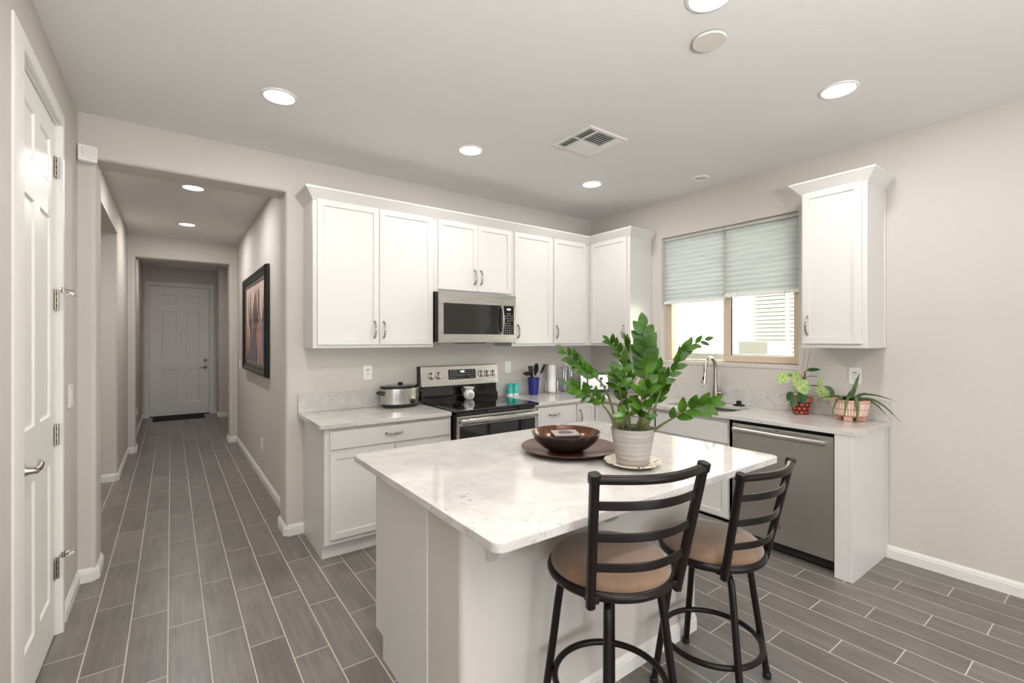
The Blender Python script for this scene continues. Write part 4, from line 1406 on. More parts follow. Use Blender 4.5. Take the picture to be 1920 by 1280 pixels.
m = MB(); m.lathe([(0.012, 0.012), (0.044, 0.012), (0.0445, 0.02), (0.0445, 0.285), (0.044, 0.29), (0.012, 0.29), (0.012, 0.012)], (cx, cy, CT1), 36)
tag(obj('paper_towel_roll', m, M_paper), 'narrow roll of white paper towel on the wire holder', 'paper towel')

# clear jars
for x, y, r, h, lab in ((3.385, 3.67, 0.048, 0.265, 'clear straight glass canister right beside the paper towel'), (3.495, 3.70, 0.05, 0.275, 'clear tall glass canister between paper towel and toaster')):
    t = thing('glass_canister', lab, 'canister', (x, y, CT1), 'clear glass canisters in the corner')
    m = MB(); m.lathe([(0, 0.002), (r * 0.9, 0.002), (r, 0.008), (r, h - 0.03), (r * 0.94, h - 0.02)], (x, y, CT1), 32); obj('jar', m, M_jar, t)
    m = MB(); m.lathe([(0, h - 0.02), (r * 1.02, h - 0.02), (r * 1.02, h - 0.012), (r * 0.9, h - 0.004), (0, h - 0.003)], (x, y, CT1), 32); obj('lid', m, M_jar, t)

# toaster
rz = math.radians(-38)
t = thing('toaster', 'four-slice chrome toaster with black feet behind the plant', 'toaster', (3.63, 3.49, CT1), rz=rz)
prof = [(-0.082, 0.03), (0.082, 0.03), (0.085, 0.15), (0.07, 0.185), (0.045, 0.195), (-0.045, 0.195), (-0.07, 0.185), (-0.085, 0.15)]
m = MB(); m.prism(prof, -0.145, 0.145, 'x', 0.006); obj('shell', m, M_steel_dw, t)
m = MB(); m.box((-0.15, -0.084, 0), (0.15, 0.084, 0.034), 0.006); obj('base', m, M_black, t)
m = MB()
for x in (-0.07, 0.07):
    for y in (-0.03, 0.03):
        m.box((x - 0.055, y - 0.012, 0.188), (x + 0.055, y + 0.012, 0.1965), 0.002)
obj('bread_slot', m, M_dark, t)
for x in (-0.07, 0.07):
    m = MB(); m.box((x - 0.006, -0.0885, 0.06), (x + 0.006, -0.083, 0.16)); m.box((x - 0.018, -0.104, 0.14), (x + 0.018, -0.084, 0.155), 0.003)
    obj('lever', m, M_black, t)
    m = MB(); m.lathe([(0, 0), (0.014, 0), (0.012, 0.012), (0, 0.013)], M=Matrix.Translation((x + 0.04, -0.084, 0.06)) @ Matrix.Rotation(PI / 2, 4, 'X'), seg=20); obj('browning_dial', m, M_black, t)

# blender jug on a black base, and a soap bottle
cx, cy = 3.70, 3.18
t = thing('countertop_blender', 'glass-jugged small appliance with black base behind the plant, below the corner cabinet', 'blender', (cx, cy, CT1))
m = MB(); m.lathe([(0, 0), (0.062, 0), (0.064, 0.01), (0.05, 0.06), (0.044, 0.07), (0, 0.07)], (cx, cy, CT1), 28); obj('motor_base', m, M_black, t)
m = MB(); m.lathe([(0, 0.072), (0.04, 0.072), (0.044, 0.1), (0.05, 0.26), (0.051, 0.3)], (cx, cy, CT1), 28); obj('jug', m, M_jar, t)
m = MB(); m.lathe([(0.0, 0.298), (0.052, 0.298), (0.05, 0.315), (0.02, 0.32), (0, 0.32)], (cx, cy, CT1), 28); obj('lid', m, M_plastic, t)
m = MB(); m.tube([(cx + 0.04, cy - 0.03, CT1 + 0.27), (cx + 0.075, cy - 0.05, CT1 + 0.25), (cx + 0.08, cy - 0.055, CT1 + 0.17), (cx + 0.04, cy - 0.03, CT1 + 0.12)], 0.008, 8); obj('jug_handle', m, M_jar, t)
cx, cy = 3.73, 2.97
t = thing('soap_bottle', 'pale pink soap bottle with pump, half hidden behind the plant', 'bottle', (cx, cy, CT1))
m = MB(); m.lathe([(0, 0), (0.03, 0), (0.032, 0.004), (0.032, 0.12), (0.026, 0.145), (0.013, 0.155), (0.013, 0.17), (0, 0.17)], (cx, cy, CT1), 24); obj('bottle_body', m, M_pink, t)
m = MB(); m.cyl((cx, cy, CT1 + 0.165), (cx, cy, CT1 + 0.2), 0.006); m.tube([(cx + 0.008, cy, CT1 + 0.2), (cx - 0.03, cy, CT1 + 0.198), (cx - 0.04, cy, CT1 + 0.19)], 0.006, 8); obj('pump', m, M_plastic, t)

# ------------------------------------------------------------------ island still life
px, py = 1.59, 1.69
m = MB(); m.lathe([(0, 0.004), (0.11, 0.004), (0.13, 0.006), (0.21, 0.018), (0.236, 0.026), (0.238, 0.030), (0.21, 0.024), (0.13, 0.012), (0, 0.011)], (px, py, CT1), 64)
tag(obj('charger_plate', m, M_copper), 'wide brown glazed plate under the bowl on the island', 'plate')
bx, by, bz = 1.562, 1.685, CT1 + 0.0115
t = thing('decorative_bowl', 'dark brown glazed bowl with coppery inside standing on the brown plate', 'bowl', (bx, by, bz))
m = MB(); m.lathe([(0, 0), (0.075, 0), (0.08, 0.003), (0.115, 0.022), (0.148, 0.05), (0.164, 0.078), (0.168, 0.092), (0.1655, 0.0935)], (bx, by, bz), 64); obj('outer_shell', m, M_espresso, t)
m = MB(); m.lathe([(0.1655, 0.0935), (0.162, 0.09), (0.158, 0.076), (0.142, 0.05), (0.11, 0.024), (0.075, 0.01), (0, 0.007)], (bx, by, bz), 64); obj('glazed_inside', m, M_copper, t)
bt = thing('tile_box', 'small square tile box with a purple oval medallion lying in the brown bowl', 'trinket box', (bx - 0.005, by - 0.005, bz + 0.055))
Mt = Matrix.Translation((bx - 0.003, by + 0.0, bz + 0.058)) @ Matrix.Rotation(math.radians(-28), 4, 'Z') @ Matrix.Rotation(math.radians(3), 4, 'X')
m = MB(); m.box((-0.06, -0.045, -0.026), (0.06, 0.045, 0.02), 0.003, M=Mt); obj('box_body', m, plain('dark_wood_box', srgb(52, 42, 46), 0.4), bt)
m = MB(); m.box((-0.064, -0.049, 0.02), (0.064, 0.049, 0.03), 0.003, M=Mt); lidb = obj('tile_lid', m, plain('pale_tile', srgb(158, 146, 138), 0.25, var=0.15, scale=60), bt)
m = MB(); m.lathe([(0, 0.0325), (0.03, 0.0325), (0.038, 0.030)], M=Mt, seg=36, sy=0.8); obj('medallion', m, plain('purple_glaze', srgb(66, 52, 84), 0.15, var=0.4, scale=50), lidb)

sx_, sy_ = 1.635, 1.335
m = MB(); m.lathe([(0, 0.003), (0.07, 0.003), (0.085, 0.006), (0.115, 0.018), (0.124, 0.022), (0.1235, 0.0255), (0.112, 0.0225), (0.08, 0.011), (0, 0.010)], (sx_, sy_, CT1), 56)
tag(obj('saucer', m, M_saucer), 'cream saucer with purple painted pattern under the big plant pot', 'saucer')

# ------------------------------------------------------------------ the tall green plant
pz = CT1 + 0.0105
t = thing('potted_zz_plant', 'tall leafy green plant in a grey ribbed pot on the island', 'potted plant', (sx_, sy_, pz))
prof = [(0, 0), (0.066, 0), (0.069, 0.004)]
for k in range(25):
    z = 0.008 + k * 0.0058
    r = 0.070 + 0.0235 * (k / 24) + 0.0007 * math.sin(k * 1.9)
    prof.append((r, z))
prof += [(0.0945, 0.152), (0.0945, 0.158), (0.091, 0.158), (0.088, 0.14)]
m = MB(); m.lathe(prof, (sx_, sy_, pz), 56)
obj('plant_pot', m, M_potg, t)
m = MB(); m.lathe([(0, 0.136), (0.05, 0.139), (0.0885, 0.134)], (sx_, sy_, pz), 32); obj('potting_soil', m, M_soil, t)

yaw = math.radians(36.23)
VR = Vector((math.cos(yaw), -math.sin(yaw), 0)); VD = Vector((math.sin(yaw), math.cos(yaw), 0)); VU = Vector((0, 0, 1))
PB = Vector((sx_, sy_, pz + 0.157))     # middle of the pot rim

def curve(pts, n):
    """Catmull-Rom through pts"""
    P = [Vector(p) for p in pts]
    P = [P[0] * 2 - P[1]] + P + [P[-1] * 2 - P[-2]]
    out = []
    for i in range(n + 1):
        s = i / n * (len(P) - 3)
        k = min(int(s), len(P) - 4)
        t_ = s - k
        a, b_, c_, d_ = P[k:k + 4]
        out.append(0.5 * ((2 * b_) + (c_ - a) * t_ + (2 * a - 5 * b_ + 4 * c_ - d_) * t_ * t_ + (3 * b_ - a - 3 * c_ + d_) * t_ ** 3))
    return out

def leaf(m, base, d, nrm, L, W, bend=0.15, cup=0.12, pts=7, tip=1.0):
    """pointed oval leaf blade with a folded midrib"""
    d = d.normalized()
    s = d.cross(nrm)
    if s.length < 1e-3:
        s = d.orthogonal()
    s.normalize()
    n = s.cross(d).normalized()
    rows = []
    for i in range(pts + 1):
        u = i / pts
        wv = W * 0.5 * (math.sin(PI * min(1, u ** 0.85)) ** 0.8) * (1 if u < 0.999 else 0)
        wv = max(wv, 0.0006)
        c = base + d * (L * u) - n * (bend * L * u * u)
        rows.append([m.bm.verts.new(c - s * wv + n * cup * wv), m.bm.verts.new(c), m.bm.verts.new(c + s * wv + n * cup * wv)])
    for a, b_ in zip(rows[:-1], rows[1:]):
        m.bm.faces.new((a[0], a[1], b_[1], b_[0]))
        m.bm.faces.new((a[1], a[2], b_[2], b_[1]))

S = 0.00235 / 6.194      # size of the sketch unit
def sk2(x, y, dep):
    """sketch coordinates about the pot rim (x right, y down) and depth away from the viewer"""
    return PB + VR * ((x - 870) * S) - VU * ((y - 1215) * S) + VD * dep
stems = [
 # path (x, y, depth) from soil to tip, leaves start, count, size, face
 ([(690, 1235, 0), (640, 960, .03), (555, 740, .06), (430, 615, .09), (290, 495, .11), (110, 340, .12)], .50, 13, .050, .023, 1),
 ([(655, 1235, -.03), (600, 1085, -.05), (500, 950, -.09), (380, 840, -.12), (250, 760, -.14), (110, 690, -.15)], .46, 14, .046, .020, 1),
 ([(740, 1235, .04), (760, 1000, .07), (905, 690, .09), (860, 520, .10), (780, 370, .11), (715, 270, .11), (660, 215, .11)], .34, 13, .042, .020, 1),
 ([(960, 1235, .0), (1010, 900, .0), (1030, 700, .01), (1025, 480, .01), (1005, 300, .0), (985, 70, -.01)], .40, 13, .066, .040, 2),
 ([(1010, 1235, -.01), (1100, 1060, .0), (1180, 880, .02), (1255, 715, .04), (1390, 560, .06), (1480, 400, .08), (1600, 285, .09), (1800, 205, .09)], .40, 17, .046, .022, 1),
 ([(1055, 1240, -.05), (1150, 1150, -.07), (1260, 1055, -.10), (1380, 965, -.13), (1480, 910, -.15), (1600, 890, -.16)], .36, 10, .058, .028, 1),
 ([(755, 1235, .0), (750, 1000, .0), (720, 820, -.01), (690, 700, -.01), (650, 600, -.02)], .3, 11, .052, .026, 0),
 ([(820, 1235, .05), (880, 900, .13), (935, 500, .17), (930, 330, .18), (900, 190, .18)], .66, 10, .034, .013, 1),
 ([(880, 1235, -.03), (930, 1050, -.05), (918, 900, -.07), (945, 780, -.08), (1010, 690, -.08)], .38, 10, .056, .032, 0),
 ([(985, 1235, .03), (1060, 1000, .04), (1130, 820, .05), (1150, 690, .05), (1190, 560, .05)], .35, 10, .058, .034, 0),
 ([(800, 1235, -.04), (790, 1100, -.07), (760, 1000, -.09), (705, 1030, -.10)], .5, 6, .044, .024, 0),
 ([(850, 1235, .02), (830, 1000, .03), (810, 780, .03), (790, 620, .03), (785, 490, .02)], .3, 12, .055, .028, 0),
 ([(1030, 1235, .06), (1150, 1020, .09), (1240, 860, .11), (1300, 740, .11)], .4, 9, .05, .026, 1),
 ([(930, 1235, -.06), (960, 1120, -.09), (930, 1010, -.11), (870, 960, -.12)], .45, 7, .05, .03, 0),
]
rnd = random.Random(11)
for path, st, cnt, L, W, face in stems:
    P = curve([sk2(*p) for p in path], 30)
    rr = [0.0056 * (1 - i / 30) ** 1.3 + 0.0013 for i in range(31)]
    m = MB(); m.tube(P, rr, 8)
    s_ = obj('stem', m, M_stem, t)
    m = MB()
    for k in range(cnt):
        u = st + (1 - st) * k / (cnt - 1)
        i = min(int(u * 30), 29)
        p = P[i].lerp(P[i + 1], u * 30 - i)
        tan = (P[min(i + 1, 30)] - P[max(i - 1, 0)]).normalized()
        side = -1 if k % 2 else 1
        if face == 1:      # leaflets stand in two ranks, seen from the side
            lat = (VU * 0.8 - VD * 0.5 * side).normalized() * side
            lat = (lat - tan * lat.dot(tan)).normalized()
            d = tan * 0.75 + lat * 0.75 + Vector((rnd.uniform(-.2, .2), rnd.uniform(-.2, .2), rnd.uniform(-.1, .2)))
            nrm = VD * -0.8 + VU * 0.4 + VR * rnd.uniform(-.4, .4)
        elif face == 2:
            lat = VR * side
            d = tan * 0.7 + lat * 0.55 + VD * rnd.uniform(-.25, .25)
            nrm = -VD + VR * rnd.uniform(-.3, .3)
        else:
            an = k * 2.4 + rnd.uniform(-.4, .4)
            lat = VR * math.cos(an) + VD * math.sin(an)
            d = tan * 0.5 + lat * 0.8 + VU * rnd.uniform(0, .3)
            nrm = VU * 0.7 - VD * 0.6 + VR * rnd.uniform(-.4, .4)
        if k == cnt - 1:
            d = tan
        f = 0.8 + 0.35 * math.sin(PI * (0.15 + 0.85 * k / cnt)) + rnd.uniform(-.08, .08)
        leaf(m, p, d, nrm, L * f * 1.16, W * f * 1.2, bend=rnd.uniform(0.0, .2))
    obj('leaflets', m, M_leaf, s_, ang=60)

# ------------------------------------------------------------------ small plants on the right counter
cx, cy = 3.80, 1.535
t = thing('potted_pothos', 'trailing plant with pale variegated leaves in the flower-painted clay pot', 'potted plant', (cx, cy, CT1))
m = MB(); m.lathe([(0, 0), (0.051, 0), (0.053, 0.003), (0.068, 0.094)], (cx, cy, CT1), 40); pot = obj('painted_pot', m, M_flowerpot, t)
m = MB(); m.lathe([(0.066, 0.092), (0.076, 0.094), (0.079, 0.122), (0.075, 0.124), (0.07, 0.11)], (cx, cy, CT1), 40); obj('clay_rim', m, M_terracotta, pot)
m = MB(); m.lathe([(0, 0.112), (0.071, 0.109)], (cx, cy, CT1), 24); obj('potting_soil', m, M_soil, t)
Q = Vector((cx, cy, CT1 + 0.115))
VW = Vector((0.30, -0.80, 0))     # along the wall, towards the counter end
def q(r, u, d=0.0):
    return Q + (VR if r < 0 else VW) * r + VU * u - VD * d
for a, b_ in ((q(-.005, -.03, .0), q(0.05, 0.368, -0.02)), (q(.012, -.03, .01), q(0.088, 0.368, -0.02))):
    m = MB(); m.tube([a, a.lerp(b_, .5) + VR * -0.006, b_], [0.0036, 0.003, 0.0026], 7); obj('bamboo_stake', m, M_stake, t)
m = MB(); m.tube([q(0, -.02), q(.008, .05, .01), q(.02, .10, .0), q(.03, .16), q(.035, .2)], [0.011, 0.010, 0.009, 0.006, 0.003], 8)
m.tube([q(-.01, -.02, .01), q(.0, .04, .02), q(.012, .09, .012)], [0.009, 0.008, 0.006], 8)
obj('main_stem', m, M_vine, t)
vines = [  # petiole path, leaf base, leaf tip, width, kind
 ([q(.01, .10), q(-.05, .165, .02), q(-.108, .18, .03)], q(-.108, .18, .03), q(-.205, .125, .06), .085, 'v'),
 ([q(.015, .11), q(.02, .15, .0), q(.01, .17, .0)], q(.012, .165, .0), q(-.105, .185, .03), .06, 'v'),
 ([q(.01, .10), q(-.04, .15, .04), q(-.085, .18, .06)], q(-.09, .185, .06), q(-.062, .065, .09), .075, 'v'),
 ([q(.015, .10), q(-.01, .13, .04), q(-.045, .15, .07)], q(-.05, .15, .07), q(-.022, .035, .11), .095, 'v'),
 ([q(.03, .15), q(.07, .17, .02), q(.108, .165, .03)], q(.108, .168, .03), q(.122, .09, .05), .045, 'v'),
 ([q(.02, .08), q(.05, .10, .03), q(.085, .098, .05)], q(.085, .10, .05), q(.16, .005, .09), .09, 'v'),
 ([q(.02, .07), q(.08, .10, .0), q(.15, .098, .02)], q(.15, .098, .02), q(.215, .02, .05), .075, 'd'),
 ([q(.03, .19), q(.035, .205), q(.04, .21)], q(.045, .212, .0), q(.135, .222, .02), .03, 'd'),
 ([q(-.01, .02), q(-.05, .05, .05), q(-.10, .05, .06)], q(-.10, .055, .06), q(-.14, -.01, .08), .06, 'd'),
 ([q(-.01, .02), q(-.03, .06, .06), q(-.05, .065, .08)], q(-.05, .06, .08), q(-.035, -.03, .11), .075, 'd'),
 ([q(-.01, .02), q(-.06, .03, .05), q(-.095, .01, .07)], q(-.095, .02, .07), q(-.10, -.06, .09), .05, 'd'),
 ([q(-.10, -.0, .06), q(-.12, -.04, .06), q(-.115, -.08, .07), q(-.09, -.105, .08)], q(-.095, -.10, .08), q(-.075, -.112, .09), .012, 'd')]
for path, b0, b1, W, kind in vines:
    m = MB(); m.tube(curve(path, 8), 0.0026, 6); v_ = obj('petiole', m, M_stem, t)
    m = MB(); d = b1 - b0
    nrm = VU * 0.35 - VD * 0.9 + VR * rnd.uniform(-.35, .35)
    leaf(m, b0, d, nrm, d.length, W, bend=rnd.uniform(.05, .18), cup=.22, pts=8)
    obj('leaf', m, M_leaf_v if kind == 'v' else M_leaf_d, v_, ang=60)

cx, cy = 3.76, 1.205
t = thing('potted_aloe', 'spidery strap-leaved plant in the pink dashed footed pot, nearest the counter end', 'potted plant', (cx, cy, CT1))
m = MB(); m.lathe([(0.0, 0.03), (0.075, 0.03), (0.094, 0.04), (0.104, 0.075), (0.108, 0.11), (0.112, 0.142), (0.108, 0.146), (0.1, 0.13), (0, 0.125)], (cx, cy, CT1), 48); pot = obj('pink_pot', m, M_pinkpot, t)
for k in range(4):
    a = math.radians(45 + 90 * k) - yaw
    m = MB()
    p = Vector((cx + 0.062 * math.cos(a), cy + 0.062 * math.sin(a), CT1))
    m.box((-0.022, -0.024, 0), (0.022, 0.024, 0.036), 0.006, M=Matrix.Translation(p) @ Matrix.Rotation(a, 4, 'Z'))
    obj('pot_foot', m, plain('pink_clay_foot', srgb(206, 160, 142), 0.6), pot)
m = MB(); m.lathe([(0, 0.136), (0.103, 0.134)], (cx, cy, CT1), 24); obj('potting_soil', m, M_soil, t)
Q = Vector((cx, cy, CT1 + 0.138))
blades = [([(0, 0, 0), (.02, .06, 0), (.05, .13, -.01), (.075, .19, -.02)], .016),
          ([(.01, 0, 0), (.06, .04, 0), (.14, .045, 0), (.22, .03, .0), (.29, .005, .01)], .010),
          ([(.01, 0, .02), (.08, .02, .03), (.15, .0, .04), (.21, -.05, .05), (.28, -.12, .05)], .012),
          ([(.0, 0, -.02), (.08, .02, -.01), (.15, -.01, .0), (.2, -.06, .01), (.225, -.09, .01)], .010),
          ([(-.01, 0, .02), (-.07, .03, .04), (-.13, .01, .06), (-.17, -.05, .08), (-.185, -.095, .09)], .011),
          ([(-.01, 0, .03), (-.05, .025, .06), (-.09, .0, .09), (-.115, -.06, .11), (-.125, -.11, .11)], .011),
          ([(-.01, 0, .04), (-.02, .03, .08), (-.035, .0, .11), (-.04, -.07, .122), (-.055, -.138, .126)], .016),
          ([(.0, 0, .0), (-.1, .03, .02), (-.19, .025, .02), (-.27, -.005, .03)], .010),
          ([(.0, 0, .0), (.04, .035, .02), (.09, .06, .02)], .012),
          ([(.0, 0, -.03), (.03, .05, -.04), (.06, .06, -.06)], .012)]
for path, W in blades:
    P = curve([Q + (VR if a < 0 else VW) * a + VU * b_ - VD * c_ for a, b_, c_ in path], 16)
    m = MB()
    m.tube(P, [max(0.0008, W * 0.95 * (1 - (i / 16) ** 2.2)) for i in range(17)], 8, flat=(0.75, 1.0))
    obj('strap_leaf', m, M_strap, t)

# ------------------------------------------------------------------ bar stools
def make_stool(name, label, loc, rz, seat_z, legs_at, grp):
    """ring-seated swivel stool; local +y is the front of the seat, seat ring centre at seat_z"""
    t = thing(name, label, 'bar stool', loc, grp, rz=rz)
    R0 = 0.2
    m = MB()
    m.tube([(R0 * math.cos(k * PI / 32), R0 * math.sin(k * PI / 32), seat_z) for k in range(64)], 0.016, 12, closed=True)
    m.lathe([(0, seat_z - 0.014), (R0, seat_z - 0.014), (R0, seat_z - 0.006), (0, seat_z - 0.006)], seg=40)
    obj('seat_ring', m, M_blackmetal, t)
    m = MB()
    m.lathe([(0, seat_z - 0.004), (0.185, seat_z - 0.004), (0.197, seat_z + 0.004), (0.203, seat_z + 0.02), (0.198, seat_z + 0.036), (0.18, seat_z + 0.05), (0.13, seat_z + 0.062), (0.06, seat_z + 0.067), (0, seat_z + 0.068)], seg=56)
    obj('cushion', m, M_suede, t)
    m = MB()
    m.lathe([(0, seat_z - 0.05), (0.1, seat_z - 0.05), (0.1, seat_z - 0.03), (0.06, seat_z - 0.026), (0.06, seat_z - 0.014), (0, seat_z - 0.014)], seg=32)
    obj('swivel_plate', m, M_blackmetal, t)
    # back: two flared posts, three bowed slats, a round top rail
    zt = seat_z + 0.388
    def post(s, f):
        x = s * (0.158 + 0.034 * f)
        y = -0.152 - 0.085 * f
        return Vector((x, y, seat_z - 0.03 + (zt - seat_z + 0.03) * f))
    for s in (-1, 1):
        m = MB(); m.tube([post(s, k / 8) for k in range(9)], 0.0142, 16, sq=0.7)
        m.tube([post(s, 0.97), post(s, 1.0), post(s, 1.035)], [0.0172, 0.018, 0.0172], 16, sq=0.6)
        m.box((s * 0.135, -0.168, seat_z - 0.018), (s * 0.168, -0.12, seat_z + 0.006), 0.004)
        obj('back_post', m, M_blackmetal, t)
    def bowed(f, bow, n=16):
        a, b_ = post(-1, f), post(1, f)
        return [a.lerp(b_, k / n) + Vector((0, -bow * math.sin(PI * k / n), 0)) for k in range(n + 1)]
    for f in (0.80, 0.56, 0.325):
        m = MB(); m.tube(bowed(f, 0.05), 0.0135, 16, flat=(1.0, 0.2), sq=0.35); obj('back_slat', m, M_blackmetal, t)
    m = MB(); m.tube(bowed(0.995, 0.055), 0.0145, 12); obj('top_rail', m, M_blackmetal, t)
    # legs, turned against the seat
    zf = seat_z - 0.385
    for k in range(4):
        a = math.radians(legs_at + 90 * k) - rz
        d = Vector((math.cos(a), math.sin(a), 0))
        rb = 0.25
        P = [d * 0.06 + VU * (seat_z - 0.04), d * 0.125 + VU * (seat_z - 0.042), d * 0.155 + VU * (seat_z - 0.058), d * 0.172 + VU * (seat_z - 0.095)]
        P += [d * (0.172 + (rb - 0.172) * f) + VU * ((seat_z - 0.095) * (1 - f) + 0.012 * f) for f in (0.33, 0.66, 1.0)]
        m = MB(); m.tube(curve(P, 28), 0.0138, 12)
        lg = obj('leg', m, M_blackmetal, t)
        m = MB(); m.lathe([(0, 0), (0.0165, 0), (0.0175, 0.02), (0.0145, 0.024), (0, 0.024)], d * rb, 14); obj('foot_cap', m, M_rubber, lg)
    m = MB()
    rf = 0.172 + (0.25 - 0.172) * (seat_z - 0.095 - zf) / (seat_z - 0.107) - 0.022
    m.tube([(rf * math.cos(k * PI / 32), rf * math.sin(k * PI / 32), zf) for k in range(64)], 0.0115, 12, closed=True)
    obj('foot_ring', m, M_blackmetal, t)
make_stool('bar_stool', 'nearer, taller dark metal bar stool with tan round seat, left of the pair', (1.226, 1.101, 0), math.radians(-17), 0.682, 40, 'bar stools at the island')
make_stool('bar_stool', 'farther dark metal bar stool with tan round seat, near the island corner facing the dishwasher', (1.878, 1.112, 0), math.radians(-1), 0.574, 57, 'bar stools at the island')

# ------------------------------------------------------------------ framed painting in the hall
AY0, AY1, AZ0, AZ1 = 5.0, 6.72, 1.10, 2.20
t = thing('framed_painting', 'large black-framed painting of bare branches on the hallway wall', 'painting', (HX1, (AY0 + AY1) / 2, (AZ0 + AZ1) / 2))
m = MB()
fp = [(0, 0.0), (0.0, -0.03), (0.012, -0.048), (0.035, -0.046), (0.05, -0.034), (0.075, -0.03), (0.09, -0.016), (0.092, 0.0)]
path = [(AY0, AZ0), (AY1, AZ0), (AY1, AZ1), (AY0, AZ1)]
dirs = [(1, 1), (-1, 1), (-1, -1), (1, -1)]
rings = [[m.bm.verts.new((HX1 - 0.002 + x, p[0] + d[0] * a, p[1] + d[1] * a)) for a, x in fp] for p, d in zip(path, dirs)]
for i in range(4):
    a, b_ = rings[i], rings[(i + 1) % 4]
    for j in range(len(fp)):
        m.bm.faces.new((a[j], b_[j], b_[(j + 1) % len(fp)], a[(j + 1) % len(fp)]))
bmesh.ops.recalc_face_normals(m.bm, faces=m.bm.faces[:])
obj('frame', m, M_frame, t, ang=25)
m = MB()
for a, c in (((HX1 - 0.022, AY0 + 0.09, AZ0 + 0.09), (HX1 - 0.012, AY1 - 0.09, AZ0 + 0.112)), ((HX1 - 0.022, AY0 + 0.09, AZ1 - 0.112), (HX1 - 0.012, AY1 - 0.09, AZ1 - 0.09)),
             ((HX1 - 0.022, AY0 + 0.09, AZ0 + 0.09), (HX1 - 0.012, AY0 + 0.112, AZ1 - 0.09)), ((HX1 - 0.022, AY1 - 0.112, AZ0 + 0.09), (HX1 - 0.012, AY1 - 0.09, AZ1 - 0.09))):
    m.box(a, c, 0.002)
obj('inner_lip', m, M_framelip, t)
m = MB()
xa = HX1 - 0.012
m.box((xa, AY0 + 0.1, AZ0 + 0.1), (xa + 0.008, AY1 - 0.1, AZ1 - 0.1))
def stroke(pts, ws, mi, lift):
    n = len(pts)
    rows = []
    for i, (y, z) in enumerate(pts):
        a = pts[max(i - 1, 0)]; b_ = pts[min(i + 1, n - 1)]
        d = Vector((b_[0] - a[0], b_[1] - a[1])).normalized()
        rows.append((m.bm.verts.new((xa - lift, y - d.y * ws[i], z + d.x * ws[i])), m.bm.verts.new((xa - lift, y + d.y * ws[i], z - d.x * ws[i]))))
    for a, b_ in zip(rows[:-1], rows[1:]):
        f = m.bm.faces.new((a[0], a[1], b_[1], b_[0])); f.material_index = mi
stroke([(5.25, 1.21), (5.28, 1.5), (5.27, 1.72), (5.2, 1.84)], [0.13, 0.12, 0.09, 0.02], 1, 0.0006)
stroke([(5.72, 1.21), (5.68, 1.38), (5.7, 1.5)], [0.12, 0.08, 0.01], 1, 0.0006)
rr_ = random.Random(5)
for k, (y, mi, w_) in enumerate(((6.2, 2, .10), (6.0, 2, .13), (5.62, 3, .07), (5.42, 3, .05), (5.85, 2, .07))):
    stroke([(y, 1.21), (y + .02, 1.45), (y - .02, 1.7)], [w_, w_ * .8, w_ * .35], mi, 0.001 + k * 0.0002)
    for j in range(4):
        y2 = y + rr_.uniform(-.28, .28); z2 = rr_.uniform(1.85, 2.04)
        stroke([(y, 1.5 + .05 * j), ((y + y2) / 2 + rr_.uniform(-.04, .04), 1.7), (y2, z2)], [w_ * .3, w_ * .22, .006], 4 if j % 2 else mi, 0.002 + k * 0.0002 + j * 0.0001)
obj('canvas', m, [M_art, M_art_blue, M_art_grey, M_art_rose, M_art_dark], t, smooth=False)

# ------------------------------------------------------------------ outlets and switches
def plate(name, label, cat, c, u, n, kind, group=None, size=(0.074, 0.118)):
    """kind: 'duplex', 'gfci', 'rocker', 'blank'"""
    t = thing(name, label, cat, c, group)
    F = lambda x, z, d=0.0: frame_M(Vector(c) + Vector(u) * x + Vector((0, 0, z)) + Vector(n) * d, u, n)
    m = MB(); m.box((-size[0] / 2, -size[1] / 2, 0), (size[0] / 2, size[1] / 2, 0.006), 0.002, M=F(0, 0)); obj('cover_plate', m, M_plastic, t)
    if kind in ('duplex', 'gfci'):
        m = MB()
        if kind == 'gfci':
            m.box((-0.017, -0.034, 0.006), (0.017, 0.034, 0.0085), 0.001, M=F(0, 0)); m.box((-0.012, 0.022, 0.0085), (0.012, 0.027, 0.0098), mi=1, M=F(0, 0))
        for z in (-0.02, 0.02) if kind == 'duplex' else (-0.019, 0.008):
            if kind == 'duplex':
                m.box((-0.016, -0.014, 0.006), (0.016, 0.014, 0.0085), 0.003, M=F(0, z))
            for x in (-0.0065, 0.0065):
                m.box((x - 0.0012, -0.001, 0.0085), (x + 0.0012, 0.007, 0.0092), mi=1, M=F(0, z))
            m.box((-0.002, -0.009, 0.0085), (0.002, -0.005, 0.0092), mi=1, M=F(0, z))
        obj('receptacle', m, [M_plastic, M_dark], t)
    elif kind == 'rocker':
        n_ = max(1, round(size[0] / 0.074 - 0.3))
        for k in range(n_):
            x = (k - (n_ - 1) / 2) * 0.046
            m = MB(); m.box((-0.016, -0.033, 0.005), (0.016, 0.033, 0.009), 0.0015, M=F(x, 0) @ Matrix.Rotation(math.radians(3), 4, 'X')); obj('rocker', m, M_plastic, t)
    return t
BX, BN = (1, 0, 0), (0, -1, 0)
plate('wall_outlet', 'white outlet on the backsplash wall above the left countertop', 'outlet', (1.305, YB, 1.197), BX, BN, 'gfci')
plate('wall_switch', 'white wall switch just right of the range control panel', 'switch', (2.728, YB, 1.193), BX, BN, 'rocker')
plate('wall_outlet', 'white outlet above the glass canister near the inside corner', 'outlet', (3.545, YB, 1.21), BX, BN, 'duplex')
plate('wall_outlet', 'white outlet under the narrow wall cabinet, above the pink plant pot', 'outlet', (XR, 1.222, 1.21), (0, -1, 0), (-1, 0, 0), 'gfci')
plate('wall_outlet', 'white outlet low on the hallway wall below the painting', 'outlet', (HX1, 5.48, 0.372), (0, -1, 0), (-1, 0, 0), 'duplex')
